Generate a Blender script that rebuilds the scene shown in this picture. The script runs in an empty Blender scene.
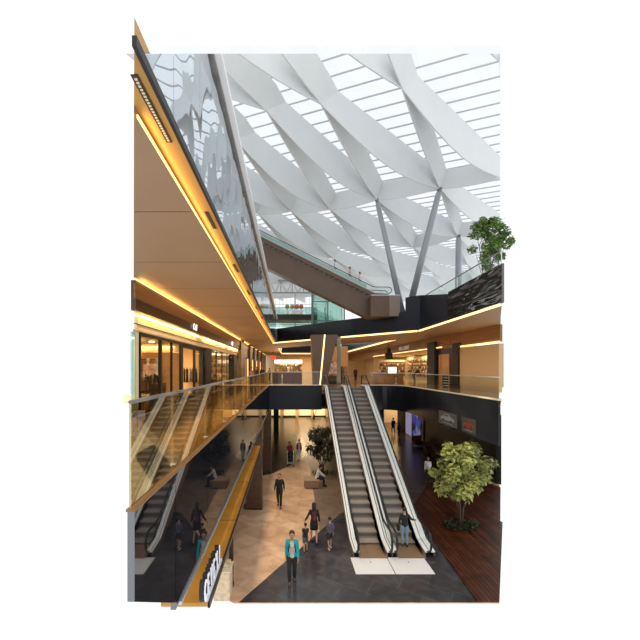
import bpy, bmesh, math, random
from mathutils import Vector, Matrix
random.seed(7)
S = bpy.context.scene
COL = S.collection
PI = math.pi
EYE = 6.9            # camera height above the lower floor
MZ = 5.4             # mezzanine floor
UP = 4.25 + EYE      # upper level floor
def W(x, y, Z): return Vector((x, y, EYE + Z))      # Z measured from eye height

# ------------------------------------------------------------------ materials
MATS = {}
def mat(name, color=(.5,.5,.5), rough=.6, metal=0.0, emit=0.0, ecol=None, ior=None, noise=0.0, nscale=4.0, bump=0.0, bscale=20.0, alpha=None, coat=0.0, stretch=None, spec=None):
    if name in MATS: return MATS[name]
    m = bpy.data.materials.new(name); m.use_nodes = True
    nt = m.node_tree; b = nt.nodes['Principled BSDF']
    b.inputs['Base Color'].default_value = (*color, 1)
    b.inputs['Roughness'].default_value = rough
    b.inputs['Metallic'].default_value = metal
    if ior: b.inputs['IOR'].default_value = ior
    if coat: b.inputs['Coat Weight'].default_value = coat
    if spec is not None: b.inputs['Specular IOR Level'].default_value = spec
    if emit:
        b.inputs['Emission Color'].default_value = (*(ecol or color), 1)
        b.inputs['Emission Strength'].default_value = emit
    geo = None
    if noise or bump:
        geo = nt.nodes.new('ShaderNodeNewGeometry')
        src = geo.outputs['Position']
        if stretch:
            mp = nt.nodes.new('ShaderNodeMapping'); mp.inputs['Scale'].default_value = stretch
            nt.links.new(src, mp.inputs['Vector']); src = mp.outputs['Vector']
    if noise:
        n = nt.nodes.new('ShaderNodeTexNoise'); n.inputs['Scale'].default_value = nscale; n.inputs['Detail'].default_value = 5
        nt.links.new(src, n.inputs['Vector'])
        r = nt.nodes.new('ShaderNodeValToRGB')
        r.color_ramp.elements[0].position = .3; r.color_ramp.elements[1].position = .7
        r.color_ramp.elements[0].color = (*[c*(1-noise) for c in color], 1)
        r.color_ramp.elements[1].color = (*[min(1, c*(1+noise)) for c in color], 1)
        nt.links.new(n.outputs['Fac'], r.inputs['Fac']); nt.links.new(r.outputs['Color'], b.inputs['Base Color'])
    if bump:
        n2 = nt.nodes.new('ShaderNodeTexNoise'); n2.inputs['Scale'].default_value = bscale; n2.inputs['Detail'].default_value = 2
        nt.links.new(src, n2.inputs['Vector'])
        bp = nt.nodes.new('ShaderNodeBump'); bp.inputs['Strength'].default_value = 1.0; bp.inputs['Distance'].default_value = bump
        nt.links.new(n2.outputs['Fac'], bp.inputs['Height']); nt.links.new(bp.outputs['Normal'], b.inputs['Normal'])
    MATS[name] = m
    return m

def glass(name, tint=(1,1,1), refl=.1, rough=.0, gtint=(1,1,1), bump=0.0, bscale=1.0, stretch=(1,1,1), backing=None, tile=0.0, tilt=0.0):
    """clear or coated pane: part see-through, part mirror"""
    if name in MATS: return MATS[name]
    m = bpy.data.materials.new(name); m.use_nodes = True
    nt = m.node_tree; nt.nodes.clear()
    out = nt.nodes.new('ShaderNodeOutputMaterial')
    mix = nt.nodes.new('ShaderNodeMixShader'); mix.inputs['Fac'].default_value = refl
    if backing is None:
        t = nt.nodes.new('ShaderNodeBsdfTransparent'); t.inputs['Color'].default_value = (*tint, 1)
    else:
        t = nt.nodes.new('ShaderNodeBsdfDiffuse'); t.inputs['Color'].default_value = (*backing, 1)
    g = nt.nodes.new('ShaderNodeBsdfGlossy'); g.inputs['Roughness'].default_value = rough; g.inputs['Color'].default_value = (*gtint, 1)
    if bump:
        geo = nt.nodes.new('ShaderNodeNewGeometry'); mp = nt.nodes.new('ShaderNodeMapping'); mp.inputs['Scale'].default_value = stretch
        n = nt.nodes.new('ShaderNodeTexNoise'); n.inputs['Scale'].default_value = bscale; n.inputs['Detail'].default_value = 1
        bp = nt.nodes.new('ShaderNodeBump'); bp.inputs['Distance'].default_value = bump; bp.inputs['Strength'].default_value = 1
        nt.links.new(geo.outputs['Position'], mp.inputs['Vector']); nt.links.new(mp.outputs['Vector'], n.inputs['Vector'])
        nt.links.new(n.outputs['Fac'], bp.inputs['Height']); nt.links.new(bp.outputs['Normal'], g.inputs['Normal'])
    nt.links.new(t.outputs[0], mix.inputs[1]); nt.links.new(g.outputs[0], mix.inputs[2]); nt.links.new(mix.outputs[0], out.inputs[0])
    MATS[name] = m
    return m

def stone(name, c1, c2, mortar, w=1.2, h=.6, rough=.35, rot=0.0, msize=.006, noise=.25, spec=.5):
    if name in MATS: return MATS[name]
    m = bpy.data.materials.new(name); m.use_nodes = True
    nt = m.node_tree; b = nt.nodes['Principled BSDF']; b.inputs['Roughness'].default_value = rough
    b.inputs['Specular IOR Level'].default_value = spec
    geo = nt.nodes.new('ShaderNodeNewGeometry'); mp = nt.nodes.new('ShaderNodeMapping'); mp.inputs['Rotation'].default_value = (0, 0, rot)
    br = nt.nodes.new('ShaderNodeTexBrick')
    br.inputs['Scale'].default_value = 1; br.inputs['Brick Width'].default_value = w; br.inputs['Row Height'].default_value = h
    br.inputs['Mortar Size'].default_value = msize; br.inputs['Color1'].default_value = (*c1, 1); br.inputs['Color2'].default_value = (*c2, 1)
    br.inputs['Mortar'].default_value = (*mortar, 1)
    n = nt.nodes.new('ShaderNodeTexNoise'); n.inputs['Scale'].default_value = 1.6; n.inputs['Detail'].default_value = 8; n.inputs['Distortion'].default_value = .8
    r = nt.nodes.new('ShaderNodeValToRGB'); r.color_ramp.elements[0].position = .35; r.color_ramp.elements[1].position = .68
    r.color_ramp.elements[0].color = (1-noise, 1-noise*1.25, 1-noise*1.5, 1); r.color_ramp.elements[1].color = (1+noise*.2, 1+noise*.2, 1+noise*.2, 1)
    mx = nt.nodes.new('ShaderNodeMix'); mx.data_type = 'RGBA'; mx.blend_type = 'MULTIPLY'; mx.inputs['Factor'].default_value = 1
    L = nt.links.new
    L(geo.outputs['Position'], mp.inputs['Vector']); L(mp.outputs['Vector'], br.inputs['Vector']); L(geo.outputs['Position'], n.inputs['Vector'])
    L(n.outputs['Fac'], r.inputs['Fac']); L(br.outputs['Color'], mx.inputs['A']); L(r.outputs['Color'], mx.inputs['B']); L(mx.outputs['Result'], b.inputs['Base Color'])
    MATS[name] = m
    return m

# ------------------------------------------------------------------ mesh helpers
class MB:
    def __init__(s): s.bm = bmesh.new()
    def quad(s, pts):
        vs = [s.bm.verts.new(p) for p in pts]
        return s.bm.faces.new(vs)
    def box(s, x0, y0, z0, x1, y1, z1, bev=0):
        c = [(x0,y0,z0),(x1,y0,z0),(x1,y1,z0),(x0,y1,z0),(x0,y0,z1),(x1,y0,z1),(x1,y1,z1),(x0,y1,z1)]
        v = [s.bm.verts.new(p) for p in c]
        fs = [s.bm.faces.new([v[i] for i in f]) for f in ((0,3,2,1),(4,5,6,7),(0,1,5,4),(1,2,6,5),(2,3,7,6),(3,0,4,7))]
        if bev:
            es = list({e for f in fs for e in f.edges})
            bmesh.ops.bevel(s.bm, geom=es, offset=bev, segments=2, affect='EDGES')
        return s
    def prism(s, poly, z0, z1):
        """poly: list of xy; solid between z0 and z1"""
        n = len(poly)
        lo = [s.bm.verts.new((p[0], p[1], z0)) for p in poly]; hi = [s.bm.verts.new((p[0], p[1], z1)) for p in poly]
        s.bm.faces.new(list(reversed(lo))); s.bm.faces.new(hi)
        for i in range(n): s.bm.faces.new([lo[i], lo[(i+1)%n], hi[(i+1)%n], hi[i]])
        return s
    def extr(s, poly, vec):
        """poly: list of 3D points of a planar outline; solid along vec"""
        vec = Vector(vec); n = len(poly)
        a = [s.bm.verts.new(p) for p in poly]; b = [s.bm.verts.new(Vector(p)+vec) for p in poly]
        s.bm.faces.new(list(reversed(a))); s.bm.faces.new(b)
        for i in range(n): s.bm.faces.new([a[i], a[(i+1)%n], b[(i+1)%n], b[i]])
        return s
    def strip(s, pts, z0, z1, t=.05):
        """upright wall of thickness t along an xy polyline (t to the left of travel)"""
        P = [Vector((p[0], p[1])) for p in pts]; n = len(P); off = []
        for i in range(n):
            d = (P[min(i+1, n-1)] - P[max(i-1, 0)]).normalized(); off.append(P[i] + Vector((-d.y, d.x))*t)
        for i in range(n-1):
            a, b, c, d = P[i], P[i+1], off[i+1], off[i]
            s.prism([a, b, c, d], z0, z1)
        return s
    def tube(s, pts, r, seg=8, sq=1.0, side=None, caps=True):
        P = [Vector(p) for p in pts]; n = len(P)
        R = r if isinstance(r, (list, tuple)) else [r]*n
        rings = []; ref = Vector(side) if side else None
        last = None
        for i in range(n):
            d = (P[min(i+1, n-1)] - P[max(i-1, 0)])
            d = d.normalized() if d.length > 1e-9 else Vector((0,0,1))
            if ref is not None: u = ref - d*ref.dot(d)
            elif last is not None: u = last - d*last.dot(d)
            else: u = Vector((1,0,0)) - d*d.x if abs(d.x) < .9 else Vector((0,1,0)) - d*d.y
            u.normalize(); last = u; v = d.cross(u)
            ra, rb = R[i] if isinstance(R[i], (list, tuple)) else (R[i], R[i]*sq)
            rings.append([s.bm.verts.new(P[i] + u*(ra*math.cos(2*PI*k/seg)) + v*(rb*math.sin(2*PI*k/seg))) for k in range(seg)])
        for i in range(n-1):
            for k in range(seg):
                s.bm.faces.new([rings[i][k], rings[i][(k+1)%seg], rings[i+1][(k+1)%seg], rings[i+1][k]])
        if caps:
            s.bm.faces.new(list(reversed(rings[0]))); s.bm.faces.new(rings[-1])
        return s
    def lathe(s, prof, c=(0,0,0), seg=14):
        rings = []
        for r, z in prof: rings.append([s.bm.verts.new((c[0]+max(r,1e-4)*math.cos(2*PI*k/seg), c[1]+max(r,1e-4)*math.sin(2*PI*k/seg), c[2]+z)) for k in range(seg)])
        for i in range(len(prof)-1):
            for k in range(seg): s.bm.faces.new([rings[i][k], rings[i][(k+1)%seg], rings[i+1][(k+1)%seg], rings[i+1][k]])
        s.bm.faces.new(list(reversed(rings[0]))); s.bm.faces.new(rings[-1])
        return s
    def ball(s, c, r, sub=2):
        r = r if isinstance(r, (tuple, list)) else (r, r, r)
        M = Matrix.Translation(Vector(c)) @ Matrix.Diagonal((r[0], r[1], r[2], 1))
        bmesh.ops.create_icosphere(s.bm, subdivisions=sub, radius=1, matrix=M)
        return s
    def build(s, name, m, parent=None, smooth=False, kind=None):
        me = bpy.data.meshes.new(name); bmesh.ops.recalc_face_normals(s.bm, faces=s.bm.faces[:]) if len(s.bm.faces) < 60000 else None
        s.bm.to_mesh(me); s.bm.free()
        if smooth:
            for p in me.polygons: p.use_smooth = True
        me.materials.append(m)
        o = bpy.data.objects.new(name, me); COL.objects.link(o)
        if parent is not None: o.parent = parent
        if kind: o['kind'] = kind
        return o

def thing(name, label, cat, loc=(0,0,0), rz=0, group=None, kind=None):
    o = bpy.data.objects.new(name, None); COL.objects.link(o); o.empty_display_size = .1
    o.location = loc; o.rotation_euler = (0, 0, rz)
    if kind: o['kind'] = kind
    if cat: o['category'] = cat
    if label: o['label'] = label
    if group: o['group'] = group
    return o
def tag(o, label, cat, group=None, kind=None):
    o['label'] = label; o['category'] = cat
    if group: o['group'] = group
    if kind: o['kind'] = kind
    return o
def struct(o, label=None, cat=None):
    o['kind'] = 'structure'
    if label: o['label'] = label
    if cat: o['category'] = cat
    return o
def kids(o): return [c for c in list(COL.objects) if c.parent == o]
def dup(o, loc, rz=None, label=None, parent=None, ch=None):
    c = o.copy(); COL.objects.link(c); c.location = loc
    if rz is not None: c.rotation_euler = (0, 0, rz)
    if label: c['label'] = label
    if parent is not None: c.parent = parent
    for k in (ch if ch is not None else kids(o)):
        q = k.copy(); COL.objects.link(q); q.parent = c
        for g in kids(k):
            h = g.copy(); COL.objects.link(h); h.parent = q
    return c
def textmesh(name, s, size, m, depth=.02, parent=None, loc=(0,0,0), rot=(0,0,0), align='CENTER', scale=(1,1,1), bold=0.0):
    cu = bpy.data.curves.new(name, 'FONT'); cu.body = s; cu.size = size; cu.extrude = depth; cu.align_x = align; cu.offset = bold
    t = bpy.data.objects.new(name, cu); COL.objects.link(t)
    dg = bpy.context.evaluated_depsgraph_get(); dg.update()
    me = bpy.data.meshes.new_from_object(t.evaluated_get(dg)); bpy.data.objects.remove(t); bpy.data.curves.remove(cu)
    me.materials.clear(); me.materials.append(m)
    o = bpy.data.objects.new(name, me); COL.objects.link(o); o.location = loc; o.rotation_euler = rot; o.scale = scale
    if parent is not None: o.parent = parent
    return o

# ------------------------------------------------------------------ material set
WARM = (1.0, .56, .17)
M_beige = stone('beige_stone', (.66,.43,.27), (.80,.55,.36), (.5,.34,.22), 1.4, .7, .33, 0.6)
M_grey  = stone('dark_stone', (.056,.057,.068), (.074,.075,.088), (.13,.13,.14), 1.5, .75, .15, .56, .005, .3, .4)
M_strip = stone('brown_stone', (.075,.052,.038), (.105,.073,.054), (.05,.035,.028), .9, .45, .25)
M_taupe = stone('taupe_stone', (.22,.17,.13), (.27,.21,.165), (.15,.12,.1), 1.2, .6, .3)
M_mezz  = stone('mezz_stone', (.40,.28,.17), (.46,.33,.2), (.3,.2,.13), 1.0, 1.0, .12)
M_deck  = stone('deck_boards', (.045,.011,.005), (.15,.042,.014), (.010,.004,.002), 2.6, .15, .42, PI/2, .016, .45, .3)
M_soff  = mat('soffit_paint', (.33,.205,.118), .55, noise=.03, nscale=1)
M_slot  = mat('dark_slot', (.05,.03,.015), .7)
M_cove  = mat('cove_paint', (.52,.28,.07), .5)
M_gold  = mat('gold_panel', (.62,.27,.035), .38, noise=.12, nscale=2, spec=.4)
M_led   = mat('led_strip', (1,.7,.35), .5, emit=2.6, ecol=(1,.60,.20))
M_ledh  = mat('led_strip_hot', (1,.7,.35), .5, emit=2.2, ecol=(1,.58,.16))
M_led2  = mat('led_strip_soft', (1,.75,.4), .5, emit=1.9, ecol=(1,.66,.28))
M_wood  = mat('dark_walnut', (.085,.042,.018), .4, noise=.35, nscale=2, stretch=(1,.12,6))
M_woodm = mat('amber_wood', (.28,.135,.045), .4, noise=.3, nscale=2, stretch=(1,.12,6))
M_bronze= mat('bronze', (.045,.030,.018), .35, metal=.3)
M_black = mat('black_matt', (.010,.010,.011), .5)
M_blackg= glass('black_glass_fascia', refl=.33, rough=.02, gtint=(.72,.75,.8), backing=(.008,.009,.012))
M_blackd= mat('near_black_fascia', (.011,.012,.016), .22, spec=.35)
M_navy  = mat('navy_fascia', (.009,.013,.022), .3, spec=.25)
M_wavy  = glass('rippled_black_glass', refl=.17, rough=.04, gtint=(.9,.85,.8), backing=(.010,.010,.011), bump=.10, bscale=1.0, stretch=(.4,.6,3.2))
M_bal   = glass('gold_reflection_glass', tint=(.78,.66,.42), refl=.42, rough=.01, gtint=(.95,.86,.66))  # gold of the mirrored shops is put into the tint
M_clear = glass('clear_glass', tint=(.92,.96,.94), refl=.02)
M_eglass= glass('escalator_glass', tint=(.95,.97,.96), refl=.05)
M_shop  = glass('shop_glass', tint=(.93,.95,.9), refl=.11)
M_mirror= glass('rippled_mirror_glass', tint=(.55,.62,.66), refl=.86, rough=.01, gtint=(.84,.89,.93), bump=.035, bscale=1.0, stretch=(.5,.9,.8))
M_sky   = glass('skylight_glass', tint=(.97,.985,1), refl=.03)
M_teal  = glass('teal_glass', tint=(.68,.82,.78), refl=.18, gtint=(.85,1,.95))
M_tealo = mat('frosted_teal_glass', (.30,.45,.40), .25, spec=.5)
M_fin   = mat('white_fin_paint', (.72,.75,.76), .55, noise=.02, nscale=.8)
M_bar   = mat('grey_bar_paint', (.50,.53,.56), .5)
M_col   = mat('steel_column_paint', (.33,.36,.39), .38, metal=.35)
M_beam  = mat('grey_edge_beam', (.20,.19,.18), .5, noise=.3, nscale=3)
M_steel = mat('brushed_steel', (.70,.71,.73), .28, metal=.85, noise=.06, nscale=3)
M_silver= mat('silver_decking', (.93,.93,.95), .4, spec=.6)
M_white = mat('white_steel', (.80,.80,.81), .4)
M_chrome= mat('chrome', (.8,.8,.8), .12, metal=1)
M_rub   = mat('black_rubber', (.012,.012,.013), .35)
M_step  = mat('grey_step', (.36,.315,.27), .5)
M_riser = mat('grey_riser', (.15,.13,.115), .5)
M_stepd = mat('dark_riser', (.03,.028,.026), .6)
M_comb  = mat('bronze_comb_plate', (.42,.27,.16), .4, metal=.5)
M_truss = mat('brown_truss_cladding', (.115,.070,.045), .45, noise=.1, nscale=1)
M_trus2 = mat('taupe_truss_cladding', (.22,.17,.14), .4)
M_cream = mat('cream_plaster', (.82,.70,.48), .6)
M_hoard = mat('beige_hoarding', (.60,.42,.235), .6)
M_shopw = mat('shop_wall', (.78,.62,.40), .7)
M_shopl = mat('shop_lamp', (1,.85,.6), .5, emit=7, ecol=(1,.72,.38))
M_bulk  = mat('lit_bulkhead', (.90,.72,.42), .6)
M_wshop = mat('white_lightbox', (1,1,1), .5, emit=1.5, ecol=(1,.97,.9))
M_red   = mat('red_sign', (.8,.03,.02), .5, emit=1.2, ecol=(1,.05,.03))
# ================================================================== THE BUILDING
LW = -1.28                      # plane of the balustrade beside us
def lx(d): return -.435*d       # how far left / right the place is modelled at a distance
def rx(d): return .600*d

# ---- lower floor
o = MB().prism([(-1.6,10.46),(6.22,10.46),(12.5,21),(12.5,36),(16,36),(16,58),(-6,58),(-6,13.6)], -.03, 0).build('floor', M_beige); struct(o)
o = MB().prism([(-1.45,10.46),(6.22,10.46),(9.6,15.9),(8.4,21.15),(5.98,17.3),(5.0,17.6),(2.5,16.9)], 0, .006).build('floor_dark_stone', M_grey); struct(o)
o = MB().prism([(-2.4,22.4),(-1.1,23.1),(1.55,27.6),(1.17,57.9),(-2.4,57.9)], 0, .006).build('floor_brown_band', M_strip); struct(o)
o = MB().prism([(1.33,14.85),(2.42,16.75),(5.0,17.6),(5.0,57.9),(1.17,57.9),(1.55,27.6)], 0, .004).build('floor_taupe_stone', M_taupe); struct(o)
o = MB().prism([(5.0,17.6),(5.98,17.3),(8.4,21.15),(12.4,22.2),(12.4,40),(16,40),(16,57.9),(5.0,57.9)], 0, .004).build('floor_walkway_stone', M_strip); struct(o)
deck = MB().prism([(5.98,17.3),(5.57,10.46),(6.22,10.46),(12.2,20.4),(11.6,22.3),(8.4,21.15)], .007, .05).build('wooden_deck', M_deck); struct(deck)

# ---- mezzanine slab: left strip, far plateau, right strip
def arc(cx, cy, r, a0, a1, n=8): return [(cx+r*math.cos(a0+(a1-a0)*i/n), cy+r*math.sin(a0+(a1-a0)*i/n)) for i in range(n+1)]
corner = arc(6.1, 22.6, 1.5, PI/2, 0)         # rounded inner corner at the right
xr = 7.6
left_e = [(LW-.1,3.6),(LW-.1,24.15)]
o = MB().prism([(-4.6,10.8),(LW-.1,5.2),(LW-.1,24.15),(LW-.1,76),(-4.6,76)], MZ-.25, MZ).build('floor_gallery_left', M_mezz); struct(o)
pl = [(LW-.1,24.15),(2.2,24.15),(5.45,24.15)] + [(p[0]+.1, p[1]+.1) for p in corner] + [(xr+.1,13.0),(13,21.9),(18,30),(18,76),(LW-.1,76)]
o = MB().prism(pl, MZ-.25, MZ).build('floor_gallery_far', M_mezz); struct(o)
o = MB().prism(pl, 4.12, 4.3).build('ceiling_under_gallery', M_black); struct(o)
o = MB().prism([(-4.6,10.8),(LW-.1,5.4),(LW-.1,76),(-4.6,76)], 4.12, 4.3).build('ceiling_under_gallery_left', M_black); struct(o)

# fascias
fl = thing('black_fascia', 'long mirror-black glass fascia below the gallery railing beside the camera', 'fascia', (0,0,0), kind='structure')
ys = [2.96] + [4.05 + 1.62*i for i in range(13)]
ys = [y for y in ys if y < 24] + [24.05]
MB().extr([(LW-.06,2.966,4.95),(LW-.06,4.044,4.23),(LW-.06,4.044,5.7),(LW-.06,2.966,5.7)], (.06,0,0)).build('glass_panel', M_blackg, fl)
for i in range(1, len(ys)-1):
    MB().box(LW-.06, ys[i]+.006, 4.14, LW, ys[i+1]-.006, 5.70).build('glass_panel', M_blackg, fl)
MB().box(LW-.07, 2.96, 5.70, LW+.006, 24.1, 5.722).build('top_bead', M_woodm, fl)
MB().box(LW-.07, 4.2, 4.10, LW+.022, 24.1, 4.14).build('bottom_bead', M_steel, fl)
far = thing('navy_fascia', 'dark navy slab edge of the far gallery behind the escalators', 'fascia', kind='structure')
MB().strip([(LW,24.05),(2.28,24.05)], 4.08, 5.72, .08).build('panel', M_navy, far)
MB().strip([(5.42,24.05),(6.1,24.05)] + corner[1:] + [(xr,17.4)], 4.08, 5.72, .08).build('panel', M_blackd, far)
MB().strip([(xr,17.4),(xr,12.85)], 4.08, 5.72, .08).build('panel', M_blackd, far)
MB().strip([(LW,24.03),(2.28,24.03)], 5.72, 5.78, .1).build('lit_bead', M_cream, far)
MB().strip([(5.42,24.03),(6.1,24.03)] + corner[1:] + [(xr,12.85)], 5.72, 5.77, .1).build('lit_bead', M_cream, far)

# ---- balustrades
def balus(name, label, pts, z0, z1, m, rail, gap=.012, postm=None, mid=None):
    t = thing(name, label, 'railing')
    P = [Vector(p) for p in pts]
    for i in range(len(P)-1):
        d = (P[i+1]-P[i]).normalized()
        MB().strip([P[i]+d*gap, P[i+1]-d*gap], z0, z1, .018).build('glass_pane', m, t)
    if rail: MB().tube([(p.x, p.y, z1+.01) for p in P], .022, 8).build('handrail', rail, t, True)
    return t
seg = [(LW-.03, y) for y in ys]
bl = balus('glass_balustrade', 'glass balustrade tinted with shop reflections beside the camera mirroring the escalators', seg, 5.735, 6.60, M_bal, None)
MB().box(LW-.055, 2.96, 6.60, LW-.005, 24.05, 6.63, .008).build('cap_rail', M_beam, bl)
for y in ys[1:-1]:
    for dz in (.05,): MB().tube([(LW-.05, y, 5.80),(LW+.0, y, 5.80)], .016, 8).build('fixing_button', M_chrome, bl)
balus('glass_balustrade', 'clear glass balustrade on the navy slab edge left of the escalators', [(LW,24.1),(-.1,24.1),(1.1,24.1),(2.2,24.1)], 5.78, 6.62, M_clear, M_steel)
balus('glass_balustrade', 'clear glass balustrade curving along the gallery edge right of the escalators', [(5.5,24.1),(6.1,24.1)] + [(p[0]+.04,p[1]+.04) for p in corner[1::2]] + [(xr+.04,21),(xr+.04,19.2),(xr+.04,17.4),(xr+.04,15.6),(xr+.04,13.9),(xr+.04,12.85)], 5.77, 6.55, M_clear, M_steel)

# ---- soffits (ceiling of the gallery), openings to the roof above
SZ = EYE + 2.68
cl = thing('ceiling', None, None, kind='structure')
MB().prism([(-4.6,10.6),(-1.62,3.74),(-1.62,76),(-4.6,76)], SZ, SZ+.3).build('soffit_panel', M_soff, cl)
MB().prism([(-1.62,3.74),(LW-.025,3.02),(LW-.025,38.3),(-1.62,38.7)], SZ+.09, SZ+.3).build('cove_panel', M_cove, cl)
MB().box(LW-.02, 2.96, SZ-.0, LW+.02, 38.2, SZ+.09).build('edge_trim', M_black, cl)
# bridge between the openings, right part, far part
MB().prism([(-1.62,38.7),(LW,38.3),(9.75,25.95),(9.2,15.3),(13.0,21.8),(13.0,35),(10.3,34),(-1.2,47.6),(-1.62,48)], SZ, SZ+.3).build('soffit_panel', M_soff, cl)
MB().prism([(10.3,34),(13,35),(13,76),(-1.62,76),(-1.62,68),(10,68)], SZ, SZ+.3).build('soffit_panel', M_soff, cl)
MB().prism([(-1.62,48),(-1.2,47.6),(-1.1,68),(-1.62,68)], SZ, SZ+.3).build('soffit_panel', M_soff, cl)
# light lines
led = [([(-1.603,3.8),(-1.603,38.6)], -.005, .03, M_ledh, .015),
       ([(-1.635,38.55),(9.45,26.1)], -.02, .10, M_led2, .10),
       ([(9.5,25.9),(9.02,15.2)], -.02, .07, M_led2, .10),
       ([(-1.25,47.75),(10.2,34.2)], -.02, .1, M_slot, .08),
       ([(10.3,34),(10.05,67.9),(-1.1,67.9)], -.02, .12, M_led2, .12),
       ([(-1.2,47.8),(-1.12,67.9)], -.02, .12, M_led2, .1)]
for p, a, b, m, t in led: MB().strip(p, SZ+a, SZ+b, t).build('light_line', m, cl)
# left shop-side cove
MB().box(-4.6, 10.6, SZ-.02, -4.54, 74, SZ-.0).build('light_line', M_led, cl)
# joint lines of the soffit boards
for y in (6.1, 9.0, 12.0, 15.5, 19, 23, 28, 34):
    x0 = max(-4.58, -.435*y+.02)
    if x0 < -1.9: MB().box(x0, y-.008, SZ-.003, -1.66, y+.008, SZ+.001).build('board_joint', M_slot, cl)
# slot diffusers in the gold strip
for i, y in enumerate([3.35, 6.3, 9.5, 12.7, 15.9, 19.1, 22.3]):
    v = thing('ceiling_vent', 'dotted slot diffuser in the gold soffit strip, %s' % ['closest to the camera','second from the camera','third from the camera','fourth from the camera','fifth from the camera','sixth from the camera','most distant one'][i], 'vent', (-1.45, y, SZ+.09))
    L = 1.0 if i == 0 else .75
    MB().box(-.035, 0, -.012, .035, L, -.001).build('frame', M_bronze, v)
    if i == 0:
        for k in range(22): MB().box(-.014, .03+k*L/23, -.018, .014, .055+k*L/23, -.012).build('light_dot', M_cream, v)
    else: MB().box(-.014, .03, -.016, .014, L-.03, -.012).build('slot', M_slot, v)

def crop(b):
    """roof and glass wall are modelled only where the hall sees them: their ends are cut on two sloping planes"""
    for n in ((0,-.884,1), (1,-.5965,0)):
        g = b.bm.verts[:]+b.bm.edges[:]+b.bm.faces[:]
        q = bmesh.ops.bisect_plane(b.bm, geom=g, plane_co=(0,0,EYE), plane_no=n, clear_outer=True, clear_inner=False)
        bmesh.ops.holes_fill(b.bm, edges=[e for e in q['geom_cut'] if isinstance(e, bmesh.types.BMEdge)])
    return len(b.bm.faces) > 0
# ---- upper level: left glass wall that mirrors the roof
gw = thing('wall_glass_upper_left', 'tall rippled mirror-glass wall above the gallery ceiling under the roof', 'glass wall', kind='structure')
GT = EYE + 5.2
gy = [2.95] + [3.98+1.19*i for i in range(29)]
gy.append(38.2)
for i in range(len(gy)-1):
    b = MB().box(LW-.02, gy[i]+.004, SZ+.09, LW, gy[i+1]-.004, GT-.02); crop(b); b.build('glass_panel', M_mirror, gw)
b = MB().box(LW-.03, 3.0, GT-.04, LW+.05, 38.2, GT+.10); crop(b); b.build('top_beam', M_beam, gw)
b = MB().box(LW+.05, 3.0, GT+.04, LW+.17, 38.2, GT+.12); crop(b); b.build('glass_edge', M_silver, gw)

# ---- upper level slabs and fascias, centre and right
up = thing('upper_fascia', 'dark upper-floor slab edge running diagonally below the roof columns', 'fascia', kind='structure')
a, b = Vector((LW, 38.3)), Vector((9.6, 25.9))
def on(t): return a.lerp(b, t)
MB().strip([on(0), on(.62)], SZ+.1, SZ+1.55, .12).build('panel', M_blackd, up)
MB().strip([on(.62), on(1)], SZ+.1, SZ+1.55, .12).build('panel', M_navy, up)
MB().strip([on(.93), on(1)], SZ+1.55, EYE+5.3, .1).build('parapet', M_navy, up)
MB().extr([(9.60,25.9,SZ+.1),(9.38,20.9,SZ+.1),(9.38,20.9,EYE+4.35),(9.60,25.9,EYE+5.3)], (.1,0,0)).build('parapet', M_navy, up)
rf = thing('upper_fascia', 'rippled black glass slab edge of the upper floor below the hanging tree', 'fascia', kind='structure')
MB().strip([(9.38,20.85),(9.23,18.0)], SZ+.1, EYE+4.45, .1).build('panel', M_wavy, rf)
MB().strip([(9.23,17.97),(9.08,15.1)], SZ+.1, EYE+4.45, .1).build('panel', M_wavy, rf)
o = MB().prism([on(0)+Vector((-.3,.4)), on(1)+Vector((.1,.2)), (9.2,15.4), (13,21.8), (17,28.4),(17,38),(10.3,33.9),(-1.2,47.5)], SZ+.31, UP-.35).build('floor_upper', M_beam); struct(o)
rr = thing('glass_balustrade', 'glass balustrade with steel handrail on the upper floor beside the green tree', 'railing')
pp = [(9.25,15.4),(9.33,17.6),(9.42,19.8),(9.52,22.6),(9.62,25.6)]
for i in range(4): MB().strip([Vector(pp[i])+Vector((0,.01)), Vector(pp[i+1])-Vector((0,.01))], EYE+4.45, EYE+5.05, .015).build('glass_pane', M_clear, rr)
MB().tube([(p[0],p[1],EYE+5.08) for p in pp], .03).build('handrail', M_beam, rr, True)
for p in pp: MB().tube([(p[0],p[1],EYE+4.4),(p[0],p[1],EYE+5.08)], .02).build('post', M_steel, rr)

# second opening: dark fascia behind it
MB().strip([(-1.2,68.1),(10,68.1)], SZ+.12, SZ+1.9, .1).build('wall_far_opening', M_navy).__setitem__('kind','structure')
MB().strip([(10.15,67.9),(10.4,34.2)], SZ+.12, SZ+1.9, .1).build('wall_right_opening', M_navy).__setitem__('kind','structure')

# ---- left shop wall on the gallery
wl = thing('wall_left', None, None, kind='structure')
MB().box(-4.75, 10.75, EYE+1.75, -4.6, 74, SZ-.02).build('wood_fascia', M_wood, wl)
MB().box(-4.60, 10.6, EYE+2.10, -4.56, 74, SZ-.16).build('amber_band', M_woodm, wl)
MB().box(-4.95, 11.45, EYE+1.10, -4.86, 36, EYE+1.80).build('lit_bulkhead', M_bulk, wl)
MB().box(-4.86, 11.25, EYE+1.66, -4.80, 36, EYE+1.72).build('light_line', M_led, wl)
MB().box(-4.88, 11.25, EYE+1.40, -4.845, 36, EYE+1.43).build('wire_line', M_bronze, wl)
MB().box(-4.88, 11.25, EYE+1.10, -4.70, 36, EYE+1.14).build('ledge', M_bronze, wl)
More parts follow.
